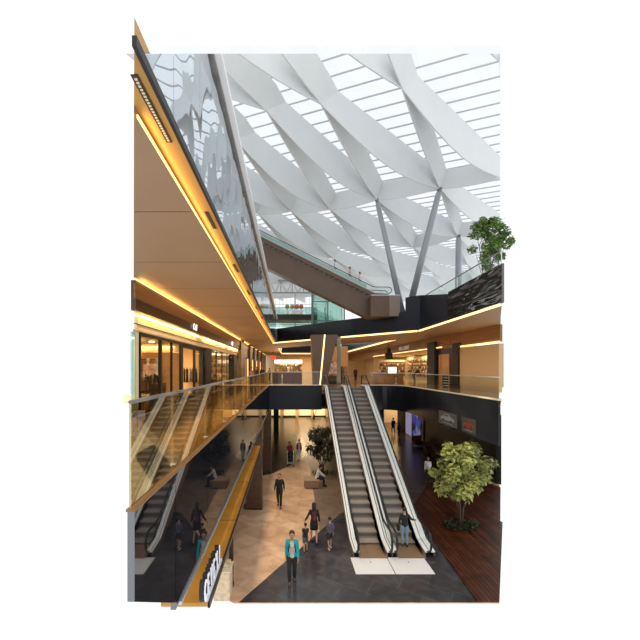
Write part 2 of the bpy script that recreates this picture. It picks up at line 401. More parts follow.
# interior shell of the left shops
MB().box(-8.6, 20.0, MZ, -8.5, 36, EYE+1.1).build('back_wall', M_shopw, wl)
MB().prism([(-4.75,10.9),(-4.75,36),(-8.5,36),(-8.5,19.6)], EYE+1.1, EYE+1.2).build('shop_ceiling', M_cream, wl)
MB().prism([(-4.75,10.9),(-4.75,36),(-8.5,36),(-8.5,19.6)], MZ-.02, MZ+.03).build('shop_floor', M_mezz, wl)
MB().prism([(-4.72,10.95),(-8.5,19.6),(-8.42,19.7),(-4.62,11.0)], MZ, EYE+1.1).build('side_wall', M_shopw, wl)
for y in (16.9, 20.9, 29.5): MB().box(max(-8.5, -.43*y), y, MZ, -5.0, y+.12, EYE+1.1).build('party_wall', M_shopw, wl)
MB().box(-8.6, 34.6, MZ, -4.6, 34.9, EYE+1.75).build('party_wall', M_wood, wl)
MB().box(-4.8, 36, MZ, -4.6, 74, EYE+1.75).build('dark_shop_wall', M_bronze, wl)

# ---- right shop wall on the gallery (x = 13)
wr = thing('wall_right', None, None, kind='structure')
MB().box(13.0, 21.8, EYE+1.62, 13.15, 76, SZ).build('wood_fascia', M_woodm, wr)
MB().box(12.93, 30.0, EYE+1.72, 13.0, 54, EYE+1.80).build('light_line', M_led2, wr)
MB().box(12.93, 21.8, EYE+1.56, 13.0, 26.9, EYE+1.66).build('light_line', M_led, wr)
MB().box(12.9, 21.75, MZ, 13.1, 26.7, EYE+1.5).build('hoarding', M_hoard, wr)
MB().box(16.6, 27.5, MZ, 16.7, 76, EYE+1.9).build('back_wall', M_shopw, wr)
MB().prism([(13.15,26.8),(16.6,27.5),(16.6,76),(13.15,76)], EYE+1.62, EYE+1.7).build('shop_ceiling', M_cream, wr)
MB().box(13.1, 32.5, MZ, 16.6, 32.7, EYE+1.62).build('party_wall', M_shopw, wr)
MB().box(13.1, 54, MZ, 16.6, 54.2, EYE+1.62).build('party_wall', M_shopw, wr)
for i,(y0,y1,zt,l) in enumerate([(26.7,27.6,1.9,'broad near-black pilaster between the beige hoarding and the dark shop'),(31.0,32.6,2.3,'broad near-black pilaster between the dark shop and the bright perfume shop')]):
    p = thing('pilaster', l, 'pilaster', (12.75,(y0+y1)/2,MZ), kind='structure')
    MB().box(0,-(y1-y0)/2,0,.3,(y1-y0)/2,zt+1.5).build('shaft', M_black, p)
    MB().box(-.03,-(y1-y0)/2-.03,0,.3,(y1-y0)/2+.03,.15).build('plinth', M_bronze, p)
# ---- far end wall of the gallery
o = MB().box(-5, 76, MZ, 18, 76.2, SZ).build('wall_far', M_shopw); struct(o)

# ---- lower level walls
o = MB().box(-3.0, 12.5, 0, -2.8, 58, 4.12).build('wall_lower_left', M_wood); struct(o)
lf = thing('wall_lower_far', None, None, kind='structure')
MB().box(-6, 58, 0, 15, 58.2, 4.12).build('wall', M_shopw, lf)
MB().box(-2.8, 50.0, 0, 6.5, 50.2, 4.1).build('lit_shopfront', M_bulk, lf)
MB().box(10.8, 45, 0, 16, 45.2, 4.1).build('lit_passage_wall', M_bulk, lf)
wr2 = thing('wall_lower_right', None, None, kind='structure')
MB().prism([(12.4,21.2),(12.6,21.0),(12.6,32.5),(12.4,32.5)], 0, 4.12).build('dark_wall', M_black, wr2)
MB().box(12.4, 37.2, 0, 12.6, 40.3, 4.12).build('dark_wall', M_black, wr2)
MB().box(12.3, 32.3, 0, 12.7, 32.9, 4.12).build('door_jamb', M_bronze, wr2)

# ---- columns under the left gallery
def boxcol(label, x0, y0, x1, y1, z1, m):
    p = thing('pillar', label, 'pillar', ((x0+x1)/2,(y0+y1)/2,0), kind='structure')
    hx, hy = (x1-x0)/2, (y1-y0)/2
    MB().box(-hx,-hy,0,hx,hy,z1, .01).build('shaft', m, p)
    MB().box(-hx-.015,-hy-.015,0,hx+.015,hy+.015,.08).build('plinth', M_bronze, p)
    return p
boxcol('slim black post below the gold canopy next to the sign letters', -1.86, 11.2, -1.74, 11.36, 3.18, M_black)
boxcol('broad dark walnut pillar at the end of the gold canopy', -2.04, 17.3, -1.28, 18.1, 4.12, M_wood)
boxcol('narrower dark pillar beyond the broad walnut pillar', -1.62, 23.4, -1.12, 24.0, 4.08, M_wood)
boxcol('black pillar under the far gallery left of the brown stone band', -1.55, 38.0, -1.0, 38.6, 4.12, M_black)
boxcol('black pillar under the far gallery right of the escalators', 10.2, 40.0, 10.8, 40.6, 4.12, M_black)

# ---- gold canopy with standing letters
cn = thing('gold_canopy', 'gold-lit sign canopy below the black fascia carrying white letters', 'canopy')
MB().box(-1.95, 5.45, 3.24, -1.21, 16.5, 3.30).build('top_panel', M_gold, cn)
MB().box(-1.23, 5.45, 3.22, -1.195, 16.52, 3.315).build('edge_trim', M_bronze, cn)
for y in (8.4, 11.2, 14.0): MB().box(-1.95, y, 3.30, -1.23, y+.015, 3.304).build('joint', M_bronze, cn)

# ---- brown pier with the light line beyond the gallery edge
pier = thing('pillar', 'leaning brown pier with a glowing vertical light line', 'pillar', kind='structure')
MB().extr([(2.05,28.5,MZ),(3.0,28.5,MZ),(4.0,28.5,SZ),(1.85,28.5,SZ)], (0,1.2,0)).build('shaft', M_truss, pier)
MB().extr([(2.50,28.46,MZ),(2.60,28.46,MZ),(3.0,28.46,SZ),(2.9,28.46,SZ)], (0,.04,0)).build('light_line', M_led2, pier)

# ================================================================== ROOF
ZR = EYE + 12.6
A0 = Vector((10.67, 25.0)); VP = Vector((5.6, 9.2)); VR = Vector((-3.6, 1.4))
NT = {-1: [(5.15,16.05),(1.58,17.0),(-1.07,17.4),(-2.9,19.6),(-5.0,21.6)], 0: [(10.67,25.0),(6.67,26.7),(3.33,28.3),(.25,28.6),(-2.5,29.0)], 1: [(16.2,34.0),(13.1,37.2),(9.1,39.8),(5.2,41.0),(1.8,42.0)]}
def node(i, j):
    jj = max(-1, min(1, j)); T = NT[jj]
    if i < 0: p = Vector(T[0]) + VR*i
    elif i > 4: p = Vector(T[4]) + Vector((-3.0,.8))*(i-4)
    else: p = Vector(T[i])
    return p + VP*(j-jj)

def inroof(p): return 12.0 < p.y < 66 and -7 < p.x < .6*p.y + 2.5
roof = thing('ceiling_roof', 'white diagonal lattice of deep curved fins under glass', 'roof', kind='structure')
def fin(nodes, sag, name='roof_fin', sub=8, top=1.25, lean=0.0):
    """upright fin through nodes, lower edge bowing between them; keeps the run that stands over the hall"""
    pts = []
    for a, b in zip(nodes[:-1], nodes[1:]):
        for k in range(sub):
            t = k/sub; pts.append((a.lerp(b, t), sag*math.sin(PI*t)))
    pts.append((nodes[-1], 0))
    run = [p for p in pts if inroof(p[0])]
    if len(run) < 3: return
    b = MB()
    P = [r[0] for r in run]; n = len(P); th = .03
    ring = []
    for i in range(n):
        d = (P[min(i+1,n-1)]-P[max(i-1,0)]).normalized(); q = Vector((-d.y, d.x))*th
        z0 = ZR - run[i][1]; z1 = ZR + top
        ring.append([b.bm.verts.new((P[i].x+s*q.x, P[i].y+s*q.y, z)) for s, z in ((1,z0),(-1,z0),(-1,z1),(1,z1))])
        for v in ring[-1][2:]: v.co.x += lean
    for i in range(n-1):
        for k in range(4): b.bm.faces.new([ring[i][k], ring[i][(k+1)%4], ring[i+1][(k+1)%4], ring[i+1][k]])
    b.bm.faces.new(ring[0][::-1]); b.bm.faces.new(ring[-1])
    if crop(b): b.build(name, M_fin, roof)
R = range(-14, 16)
for i in R: fin([node(i, j) for j in range(-4, 6)], .28, lean=.48)
for k in range(-12, 16): fin([node(k-j, j) for j in range(-4, 6)], .85)
fin([node(i, 0) for i in range(8, -8, -1)], .15)
fin([node(i, 1) for i in range(1, -9, -1)], .3)
# glazing bars
rd = VR.normalized(); pn = Vector((-rd.y, rd.x)); 
if pn.y < 0: pn = -pn
k = 0
bars = []
for q in range(-30, 70):
    c = Vector((8, 12)) + pn*(q*1.0)
    ts = [t for t in [x*.5 for x in range(-80, 80)] if inroof(c + rd*t)]
    if len(ts) > 3: bars.append((c + rd*ts[0], c + rd*ts[-1]))
for q, (u, v) in enumerate(bars[:96]):
    
    b = MB().tube([(u.x,u.y,ZR+1.75),(v.x,v.y,ZR+1.75)], (.034), 4, sq=1.5)
    if crop(b): b.build('glazing_bar', M_bar, roof)
    else: b.bm.free()
MB().prism([(-6,16.0),(9.7,16.0),(38.6,64),(-6,64)], ZR+1.9, ZR+1.94).build('roof_glazing', M_sky, roof)

# ---- roof columns
def col(label, p0, p1, r0=.26, r1=.17):
    c = thing('roof_column', label, 'column', p0)
    d = Vector(p1)-Vector(p0)
    MB().tube([(0,0,0), d*.5, d*.96, d], [r0, (r0+r1)/2, r1, r1*.5], 18).build('shaft', M_col, c, True)
    MB().lathe([(r0*1.6,0),(r0*1.6,.1),(r0*1.1,.16)]).build('base_plate', M_col, c)
    MB().tube([d*.975, d*1.012], r1*.75, 14).build('pin_joint', M_beam, c)
    return c
nA, nB = node(0,0), node(1,0)
base = Vector((9.45, 28.6, EYE+4.3))
col('tilted grey steel column leaning right to the roof beam', base+Vector((.18,0,0)), (nA.x, nA.y, ZR), .27, .2)
col('tilted grey steel column leaning left to the roof beam', base+Vector((-.18,.1,0)), (nB.x, nB.y, ZR), .24, .17)
nC = node(0,1)
col('upright grey column behind the right tree foliage', (nC.x+.1, nC.y, EYE+4.0), (nC.x+.1, nC.y, ZR), .32, .25)
# ================================================================== ESCALATORS
def escalator(name, label, loc, rz, w, run0, rise, slope, top_len, lod=1, deck=.2, truss_d=.95, m_truss=M_trus2, m_glass=M_eglass, m_deck=M_silver, nstep=None, end_pad=1.0, out=(.2,.2), newel=True, m_hand=M_rub, H=.98):
    """local +Y climbs; y=0 is the lower newel; width w between skirts centred on x=0"""
    t = thing(name, label, 'escalator', loc, rz)
    tan = math.tan(slope); y1 = run0; y2 = y1 + rise/tan; y3 = y2 + top_len
    h = w/2
    def zc(y): return 0 if y < y1 else (rise if y > y2 else (y-y1)*tan)
    # truss body
    prof = [(0,0,-.02),(0,y1,-.02),(0,y2,rise-.02),(0,y3,rise-.02)]
    dn = truss_d
    low = [(0,y3,rise-dn),(0,y2+.4,rise-dn),(0,max(y1+dn/tan,0)+.5,.0-.03 if loc[2] < 1 else -dn+ (dn)),]
    outl = [(-h-out[0]+.02, p[1], p[2]) for p in prof] + [(-h-out[0]+.02, y3, rise-dn), (-h-out[0]+.02, y2+.35, rise-dn)]
    yk = y1 + (dn*.9)/tan + .35
    outl += [(-h-out[0]+.02, yk, .0 if loc[2] < 1 else -dn*.0)] if loc[2] < 1 else [(-h-out[0]+.02, y1+.3, -dn), (-h-out[0]+.02, 0, -dn)]
    outl = [(-h+.05, p[1], p[2]) for p in outl]
    MB().extr(outl, (w-.10, 0, 0)).build('truss', m_truss, t)
    # steps
    tread = .4; n = int(rise/(tread*tan)) ; 
    for k in range(n+1):
        ya = y1 + k*tread - .1; za = min((k+.5)*tread*tan, rise)
        s = MB(); s.box(-h+.01, ya, za-.05, h-.01, ya+tread+.02, za, .006)
        st = s.build('step', M_step, t)
        r = MB(); r.extr([(-h+.01, ya+tread, za), (-h+.01, ya+tread+.035, za+.05), (-h+.01, ya+tread+.035, za+tread*tan-.05),(-h+.01, ya+tread, za+tread*tan-.05)], (w-.02, 0, 0)).build('riser', M_riser, st)
    MB().box(-h, -.1, .0, h, y1-.08, .03).build('comb_plate', M_comb, t)
    MB().box(-h, y2+.3, rise-.02, h, y3, rise+.012).build('comb_plate', M_steel, t)
    for s in (-1, 1):
        o_ = out[0] if s < 0 else out[1]
        xa, xb = h, h+o_
        # skirt
        sk = [(s*xa, -.0, -.0),(s*xa, y1, -.0),(s*xa, y2, rise-.0),(s*xa, y3, rise-.0),(s*xa, y3, rise+.28),(s*xa, y2-.1, rise+.28),(s*xa, y1-.12, .24),(s*xa, .0, .18)]
        MB().extr(sk, (s*.02,0,0)).build('skirt', M_beam, t)
        dk = [(s*xa, .0, .18),(s*xa, y1-.12, .24),(s*xa, y2-.1, rise+.28),(s*xa, y3, rise+.28),(s*xa, y3, rise+.34),(s*xa, y2-.1, rise+.34),(s*xa, y1-.12, .30),(s*xa, .0, .22)]
        MB().extr(dk, (s*o_,0,0)).build('decking', m_deck, t)
        oc = [(s*(xb-.003), 0, 0),(s*(xb-.003), y1, -.0),(s*(xb-.003), y2, rise),(s*(xb-.003), y3, rise),(s*(xb-.003), y3, rise+.325),(s*(xb-.003), y2-.1, rise+.325),(s*(xb-.003), y1-.12, .285),(s*(xb-.003), 0, .205)]
        MB().extr(oc, (-s*.015,0,0)).build('outer_panel', m_truss, t)
        # glass + handrail
        xg = s*(h+min(.1, o_*.5))
        path = []
        def P(y, z): return (xg, y, z)
        R_ = .30
        for k in range(9):
            a = -PI/2 - PI*k/8
            path.append(P(-.0+.30*math.cos(a)+0.0, .22+ (H-.22)/2 + (H-.22)/2*math.sin(a)))
        hp = path + [P(.25, H), P(y1-.3, H), P(y1, H+.04)]
        q = 6
        hp += [P(y1+(y2-y1)*k/q, H+rise*k/q+.05) for k in range(1, q)]
        hp += [P(y2, rise+H+.03), P(y2+.3, rise+H), P(y3-.1, rise+H)]
        if newel: hp += [P(y3-.1-.30*math.cos(PI/2+PI*k/8), rise+.22+(H-.22)/2+(H-.22)/2*math.sin(PI/2-PI*k/8)) for k in range(1, 9)]
        MB().tube(hp, [(.042,.03)]*len(hp), 8, side=(1,0,0)).build('handrail', m_hand, t, True)
        gp = [P(.02,.22)] + [P(p[1]*.92+.02, min(p[2]*.96, H-.04)) for p in path[1:]] + [P(y1-.2, H-.04), P(y1+.1,H+.0), P(y2,rise+H-.03), P(y3-.1,rise+H-.04), P(y3-.05,rise+.32), P(y2-.1,rise+.32), P(y1-.12,.28)]
        if m_glass is M_tealo:
            cut = lambda pts: MB().extr(pts, (.012*s,0,0))
            cut([P(y1+.5,.5),P(y1+.5,H+.2),P(y2,rise+H-.03),P(y3-.1,rise+H-.04),P(y3-.05,rise+.32),P(y2-.1,rise+.32)]).build('glass_panel', m_glass, t)
            gp = gp[:-6] + [P(y1-.2, H-.04), P(y1+.5, H+.22), P(y1+.5,.55), P(y1-.12,.28)]
            MB().extr(gp, (.012*s,0,0)).build('glass_panel', M_clear, t)
        else: MB().extr(gp, (.012*s,0,0)).build('glass_panel', m_glass, t)
        for e in (.05,):
            MB().tube([(xg+e*s, .05, .224),(xg+e*s, y1-.12, .302),(xg+e*s, y2-.1, rise+.342),(xg+e*s, y3, rise+.342)], .013, 6).build('seam', M_stepd, t)
    return t
e1 = escalator('escalator', 'left of the two tall escalators, empty, climbing to the gallery', (3.11, 12.95, 0), 0, 1.0, 1.0, 5.42, math.radians(30), 1.1, out=(.22,.2))
e2 = escalator('escalator', 'right of the two tall escalators, with a passenger in a black top', (4.5, 12.95, 0), 0, 1.0, 1.0, 5.42, math.radians(30), 1.1, out=(.2,.36))
pl = thing('landing_plate', 'pale steel floor plate in front of the left escalator', 'landing plate', (2.93, 12.3, .006), group='landing plates at the escalator foot')
MB().box(-.66, -.42, 0, .655, .62, .012, .003).build('plate', M_white, pl)
MB().lathe([(.025,0),(.025,.004)], (0,.3,.012)).build('key_hole', M_stepd, pl)
dup(pl, (4.27, 12.3, .006), label='pale steel floor plate in front of the right escalator')
pl2 = kids(pl)
# upper escalator crossing the hall
SL = math.atan(.4965)
e3 = escalator('escalator', 'long teal-glass escalator crossing high under the roof', (7.9, 28.7, EYE+5.66), PI/2, 1.0, 1.2, 5.9, SL, 1.0, truss_d=1.7, m_truss=M_truss, m_glass=M_tealo, m_deck=M_bar, out=(.22,.22), H=.74)
lb = thing('escalator_landing', 'brown clad landing block at the foot of the upper escalator', 'landing block', (7.65, 28.4, EYE+4.25))
MB().box(-1.3,-1.2,-.30,.95,.8,1.31,.02).build('cladding', M_truss, lb)
MB().box(.1,-1.23,-.28,.93,-1.19,1.29).build('front_panel', M_trus2, lb)
MB().box(-1.3,-1.2,1.31,.95,.8,1.35).build('floor_plate', M_steel, lb)

# ================================================================== PEOPLE
SKIN = mat('skin', (.50,.27,.17), .55); SKIN2 = mat('tan_skin', (.36,.18,.105), .55)
HAIR = mat('black_hair', (.012,.009,.008), .5); EYEM = mat('dark_eye', (.02,.015,.01), .2)
SHOE = mat('dark_shoe', (.02,.018,.016), .5)
def cloth(n, c): return mat('cloth_'+n, c, .8, noise=.12, nscale=9)
def bake(bm_, vox, sm=3):
    me = bpy.data.meshes.new('tmp'); bm_.to_mesh(me); bm_.free()
    o = bpy.data.objects.new('tmp', me); COL.objects.link(o)
    r = o.modifiers.new('r', 'REMESH'); r.mode = 'VOXEL'; r.voxel_size = vox
    s = o.modifiers.new('s', 'SMOOTH'); s.factor = .5; s.iterations = sm
    dg = bpy.context.evaluated_depsgraph_get()
    m2 = bpy.data.meshes.new_from_object(o.evaluated_get(dg)); bpy.data.objects.remove(o); bpy.data.meshes.remove(me)
    for p in m2.polygons: p.use_smooth = True
    return m2
def meshobj(name, me, m, parent):
    me.name = name; me.materials.clear(); me.materials.append(m)
    o = bpy.data.objects.new(name, me); COL.objects.link(o); o.parent = parent; return o
BASE = dict(pelvis=(0,0,.95), belly=(0,-.01,1.10), chest=(0,0,1.30), neck=(0,.01,1.47), head=(0,-.015,1.625),
    hipL=(.09,0,.92), kneeL=(.10,-.02,.50), ankL=(.10,.02,.09), hipR=(-.09,0,.92), kneeR=(-.10,-.02,.50), ankR=(-.10,.02,.09),
    shL=(.17,.01,1.41), elL=(.215,.03,1.13), wrL=(.225,-.05,.88), shR=(-.17,.01,1.41), elR=(-.215,.03,1.13), wrR=(-.225,-.05,.88), toe=(0,-1,0), face=(0,-1,0))
def person(label, loc, rz, h, pose=None, top=None, legs=None, shoes=SHOE, skin=SKIN, hair='short', vox=.016, sleeve=1.0, leglen=1.0, skirt=None, jacket=None, slim=.92, name='person', cat='person', extra=None, haircol=HAIR, group=None):
    J = dict(BASE); J.update(pose or {}); J = {k: Vector(v) for k, v in J.items()}
    for k in ('elL','elR','wrL','wrR','shL','shR'): J[k].x *= .9
    t = thing(name, label, cat, loc, rz, group=group); t.scale = (h*.93/1.75,)*3
    X = (1,0,0)
    def torso(b, g):
        w = slim
        b.tube([J['pelvis']-Vector((0,0,.07)), J['pelvis'], J['belly'], J['chest'], J['chest'].lerp(J['neck'],.55), J['chest'].lerp(J['neck'],.8)],
               [(.12*w+g,.09+g),(.155*w+g,.105+g),(.135*w+g,.095+g),(.165*w+g,.11+g),(.15*w+g,.085+g),(.07+g,.06+g)], 12, side=X)
    def arm(b, s, g, f=1.0):
        a, e, w_ = J['sh'+s], J['el'+s], J['wr'+s]
        if f >= .99: pts, rr = [J['chest'].lerp(J['neck'],.5).lerp(a,.4), a, a.lerp(e,.5), e, e.lerp(w_,.5), w_], [.05+g,.055+g,.045+g,.038+g,.034+g,.026+g]
        else:        pts, rr = [J['chest'].lerp(J['neck'],.5).lerp(a,.4), a, a.lerp(e, f*1.6)], [.05+g,.055+g,.047+g]
        b.tube(pts, rr, 9)
    def leg(b, s, g, f=1.0):
        a, k, n = J['hip'+s], J['knee'+s], J['ank'+s]
        if f >= .99: pts, rr = [J['pelvis'].lerp(a,.7), a.lerp(k,.15), a.lerp(k,.55), k, k.lerp(n,.35), n.lerp(k,.02)], [.095+g*.5,.088+g,.072+g,.055+g,.052+g,.036+g*1.4]
        else:        pts, rr = [J['pelvis'].lerp(a,.7), a.lerp(k,.15), a.lerp(k, f)], [.095+g*.5,.088+g,.072+g]
        b.tube(pts, rr, 10)
    # body: one continuous skin surface with head, hands and feet
    b = MB(); torso(b, -.012)
    hd, nk, fc = J['head'], J['neck'], J['face'].normalized()
    b.tube([J['chest'].lerp(nk,.6), nk, hd-Vector((0,0,.03))], [.07,.052,.055], 10)
    b.ball(hd+Vector((0,0,.02)), (.088,.104,.118)); b.ball(hd+fc*.03-Vector((0,0,.055)), (.052,.055,.05))
    b.ball(hd+fc*.104-Vector((0,0,.01)), (.014,.02,.024))
    sd = fc.cross(Vector((0,0,1))).normalized()
    for q in (1,-1): b.ball(hd+sd*.09*q+Vector((0,0,0)), (.014,.022,.03))
    for s in 'LR':
        arm(b, s, -.004); leg(b, s, -.004)
        e, w_ = J['el'+s], J['wr'+s]; d = (w_-e).normalized()
        b.tube([w_-d*.01, w_+d*.04, w_+d*.09], [(.024,.017),(.036,.018),(.034,.014)], 8)
        n = J['ank'+s]; td = J['toe'].normalized()
        b.tube([n-td*.05-Vector((0,0,.05)), n+Vector((0,0,-.04)), n+td*.15-Vector((0,0,.065))], [.035,.04,.026], 8)
    me = bake(b.bm, vox)
    fb = MB(); fb.bm.from_mesh(me)
    for s in 'LR':                                      # five separate, unequal, curled fingers
        e, w_ = J['el'+s], J['wr'+s]; d = (w_-e).normalized(); sdv = d.cross(Vector((1,0,0))); sdv = sdv.normalized() if sdv.length > .1 else Vector((0,1,0))
        inn = Vector((-1 if s == 'L' else 1, 0, 0)); inn = (inn - d*inn.dot(d)).normalized(); side = d.cross(inn)
        for k, L in enumerate((.062,.072,.068,.052)):
            o0 = w_+d*.085+side*(-.026+.0175*k)
            fb.tube([o0-d*.02, o0+d*L*.45, o0+d*L*.8+inn*L*.25, o0+d*L*.95+inn*L*.6], [.009,.0085,.008,.006], 6)
        o0 = w_+d*.03-side*.028
        fb.tube([o0, o0+d*.03-side*.022+inn*.01, o0+d*.055-side*.026+inn*.022], [.011,.010,.007], 6)
    fb.bm.to_mesh(me); fb.bm.free()
    for p in me.polygons: p.use_smooth = True
    body = meshobj('body', me, skin, t)
    # face
    if name == 'person':
        for q in (1,-1): MB().ball(hd+fc*.092+sd*.03*q+Vector((0,0,.02)), (.011,.011,.008), 1).build('eye', EYEM, t, True)
        MB().ball(hd+fc*.080-Vector((0,0,.055)), (.022,.012,.006), 1).build('mouth', mat('lip', (.30,.10,.08), .5), t, True)
        b = MB(); bk = -fc
        b.ball(hd+bk*.024+Vector((0,0,.055)), (.101,.110,.105))
        if hair == 'long':
            b.tube([hd+bk*.06+Vector((0,0,.05)), hd+bk*.085-Vector((0,0,.05)), hd+bk*.09-Vector((0,0,.17)), hd+bk*.085-Vector((0,0,.30))], [(.09,.06),(.10,.055),(.09,.042),(.05,.025)], 10, side=sd)
        elif hair == 'bun': b.ball(hd+bk*.11+Vector((0,0,.04)), .04)
        if hair != 'bald': meshobj('hair', bake(b.bm, vox, 2), haircol, t)
        else: b.bm.free()
    if legs:
        b = MB(); b.tube([J['pelvis']-Vector((0,0,.08)), J['pelvis']+Vector((0,0,.06))], [(.13*slim,.1),(.158*slim,.11)], 12, side=X)
        for s in 'LR': leg(b, s, .014, leglen)
        meshobj('shorts' if leglen < 1 else 'trousers', bake(b.bm, vox), legs, t)
    if skirt:
        p = J['pelvis']; b = MB(); b.tube([p+Vector((0,0,.12)), p, p-Vector((0,0,.16)), p-Vector((0,0,.34))], [(.13,.1),(.165,.125),(.18,.14),(.18,.15)], 14, side=X)
        b.build('skirt', skirt, t, True)
    if top:
        b = MB(); torso(b, .012)
        for s in 'LR': arm(b, s, .012, sleeve)
        meshobj('top', bake(b.bm, vox), top, t)
    if jacket:
        # open jacket: sides and sleeves, front gap shows the shirt
        b = MB()
        for s, q in (('L',1),('R',-1)):
            arm(b, s, .018)
            b.tube([J['pelvis']+Vector((q*.095,.0,-.02)), J['belly']+Vector((q*.085,0,0)), J['chest']+Vector((q*.09,0,0)), J['chest'].lerp(J['neck'],.7)+Vector((q*.06,.01,0))], [(.062,.115),(.058,.11),(.07,.12),(.055,.09)], 10, side=X)
        b.tube([J['pelvis']+Vector((0,.05,-.02)), J['chest']+Vector((0,.05,0)), J['chest'].lerp(J['neck'],.9)+Vector((0,.03,0))], [(.14,.08),(.15,.09),(.08,.05)], 10, side=X)
        meshobj('jacket', bake(b.bm, vox), jacket, t)
    for s in 'LR':
        n = J['ank'+s]; td = J['toe'].normalized()
        b = MB(); b.tube([n-td*.065-Vector((0,0,.055)), n-Vector((0,0,.045)), n+td*.08-Vector((0,0,.06)), n+td*.19-Vector((0,0,.068))], [(.036,.034),(.045,.045),(.045,.034),(.03,.02)], 10)
        b.build('shoe', shoes, t, True)
    if extra: extra(t, J)
    return t
def gp(px, py, Z=-EYE):                                 # a place on a level floor seen at picture point (px, py)
    d = -Z*355.56/(py-368); return ((px-288)*d/355.56, d)
WALK = dict(kneeL=(.10,-.16,.52), ankL=(.10,-.18,.10), kneeR=(-.10,.03,.49), ankR=(-.10,.24,.14), elL=(.24,.12,1.15), wrL=(.25,.12,.90), elR=(-.24,-.05,1.15), wrR=(-.25,-.20,.93))
WALK2 = dict(kneeR=(-.09,-.10,.51), ankR=(-.09,-.10,.09), kneeL=(.09,.02,.49), ankL=(.09,.14,.10), elR=(-.21,.08,1.15), wrR=(-.22,.04,.90), elL=(.21,0,1.14), wrL=(.22,-.12,.90))
def onfl(px, py, z=.006): x, y = gp(px, py); return (x, y, z)
def teal_extra(t, J):
    c = J['chest']; 
    for q in (1,-1):
        b = MB(); b.tube([J['neck']+Vector((q*.07,-.03,-.04)), c+Vector((q*.10,-.125,.02)), J['belly']+Vector((q*.12,-.12,0))], [(.02,.01)]*3, 6, side=(1,0,0)); b.build('backpack_strap', cloth('black', (.015,.015,.018)), t, True)
    MB().box(-.10,-.145,J['belly'].z-.02,-.04,-.125,J['belly'].z+.16,.01).build('jacket_patch', cloth('beige', (.5,.4,.32)), t); MB().box(.04,-.145,J['belly'].z-.02,.10,-.125,J['belly'].z+.16,.01).build('jacket_patch', cloth('beige', (.5,.4,.32)), t)
person('person in a bright teal jacket over a grey shirt with black trousers walking to camera', onfl(292,583), 0, 1.78, WALK2,
       top=cloth('grey_shirt', (.45,.42,.38)), jacket=cloth('teal', (.0,.30,.34)), legs=cloth('black_trousers', (.014,.012,.013)), vox=.014, skin=SKIN2, extra=teal_extra)
person('person in a black suit walking alone across the beige floor', onfl(279.5,507), -.15, 1.78, WALK, top=cloth('black_suit', (.012,.012,.014)), legs=cloth('black_suit', (.012,.012,.014)), vox=.016, hair='short', haircol=mat('greying_hair', (.10,.07,.05), .6), slim=1.1)
def pack(col, w=.12):
    def f(t, J):
        c = J['chest']
        g = thing('backpack', None, None); g.parent = t
        o = MB().box(c.x-w, c.y+.10, c.z-.26, c.x+w, c.y+.25, c.z+.12, .04).build('bag', col, t); bpy.data.objects.remove(g); o.name = 'backpack'
        MB().box(c.x-w*.7, c.y+.245, c.z-.20, c.x+w*.7, c.y+.29, c.z-.02, .02).build('pocket', cloth('maroon', (.18,.03,.03)), o)
    return f
person('person with long hair, short black dress and backpack holding a child by the hand', onfl(314,543), PI, 1.70, dict(WALK, elR=(-.23,.02,1.16), wrR=(-.26,-.03,.93), elL=(.30,.02,1.17), wrL=(.42,-.05,.96)),
       top=cloth('black', (.015,.015,.018)), skirt=cloth('black_skirt', (.012,.012,.014)), hair='long', extra=pack(cloth('dark_red', (.10,.025,.03)), .09), vox=.015, slim=.9)
person('small child in a black shirt and grey shorts walking left of the long-haired adult', onfl(305.5,552), PI, 1.15, dict(WALK2, elR=(-.22,-.03,1.2), wrR=(-.28,-.10,1.12), head=(0,-.015,1.64)),
       top=cloth('black', (.015,.015,.018)), legs=cloth('grey_shorts', (.10,.10,.11)), leglen=.85, sleeve=.35, vox=.018, slim=1.05)
person('child in a purple-grey hooded jacket and dark shorts walking barelegged', onfl(329.8,549), PI+.2, 1.30, WALK2,
       top=cloth('purple', (.10,.085,.12)), legs=cloth('dark_shorts', (.03,.028,.035)), leglen=.9, shoes=mat('white_shoe', (.7,.65,.6), .5), vox=.018, slim=1.2)
SIT = dict(pelvis=(0,0,.52), belly=(0,-.03,.66), chest=(0,-.10,.86), neck=(0,-.17,1.03), head=(0,-.24,1.16), hipL=(.09,-.02,.50), kneeL=(.13,-.44,.50), ankL=(.13,-.46,.09),
    hipR=(-.09,-.02,.50), kneeR=(-.13,-.44,.50), ankR=(-.13,-.42,.09), shL=(.185,-.12,.98), elL=(.2,-.30,.76), wrL=(.08,-.47,.64), shR=(-.185,-.12,.98), elR=(-.2,-.30,.76), wrR=(-.08,-.47,.64), face=(0,-.9,-.4))
bx, by = gp(311.5, 487)
bench = thing('bench', 'low tan block bench with a seated person bending forward', 'bench', (bx, by+.15, .004))
MB().box(-.42,-.45,.04,.42,.45,.42,.02).build('body', mat('tan_bench', (.33,.21,.13), .5, noise=.1), bench); MB().box(-.44,-.47,.42,.44,.47,.46,.01).build('seat', mat('bench_top', (.42,.29,.19), .45), bench); MB().box(-.36,-.38,0,.36,.38,.05).build('plinth', M_black, bench)
person('person in a white shirt sitting bent forward on the tan bench', (bx+.31, by+.1, .004), PI/2, 1.78, SIT, top=cloth('white', (.75,.74,.72)), legs=cloth('navy', (.02,.022,.035)), vox=.017)
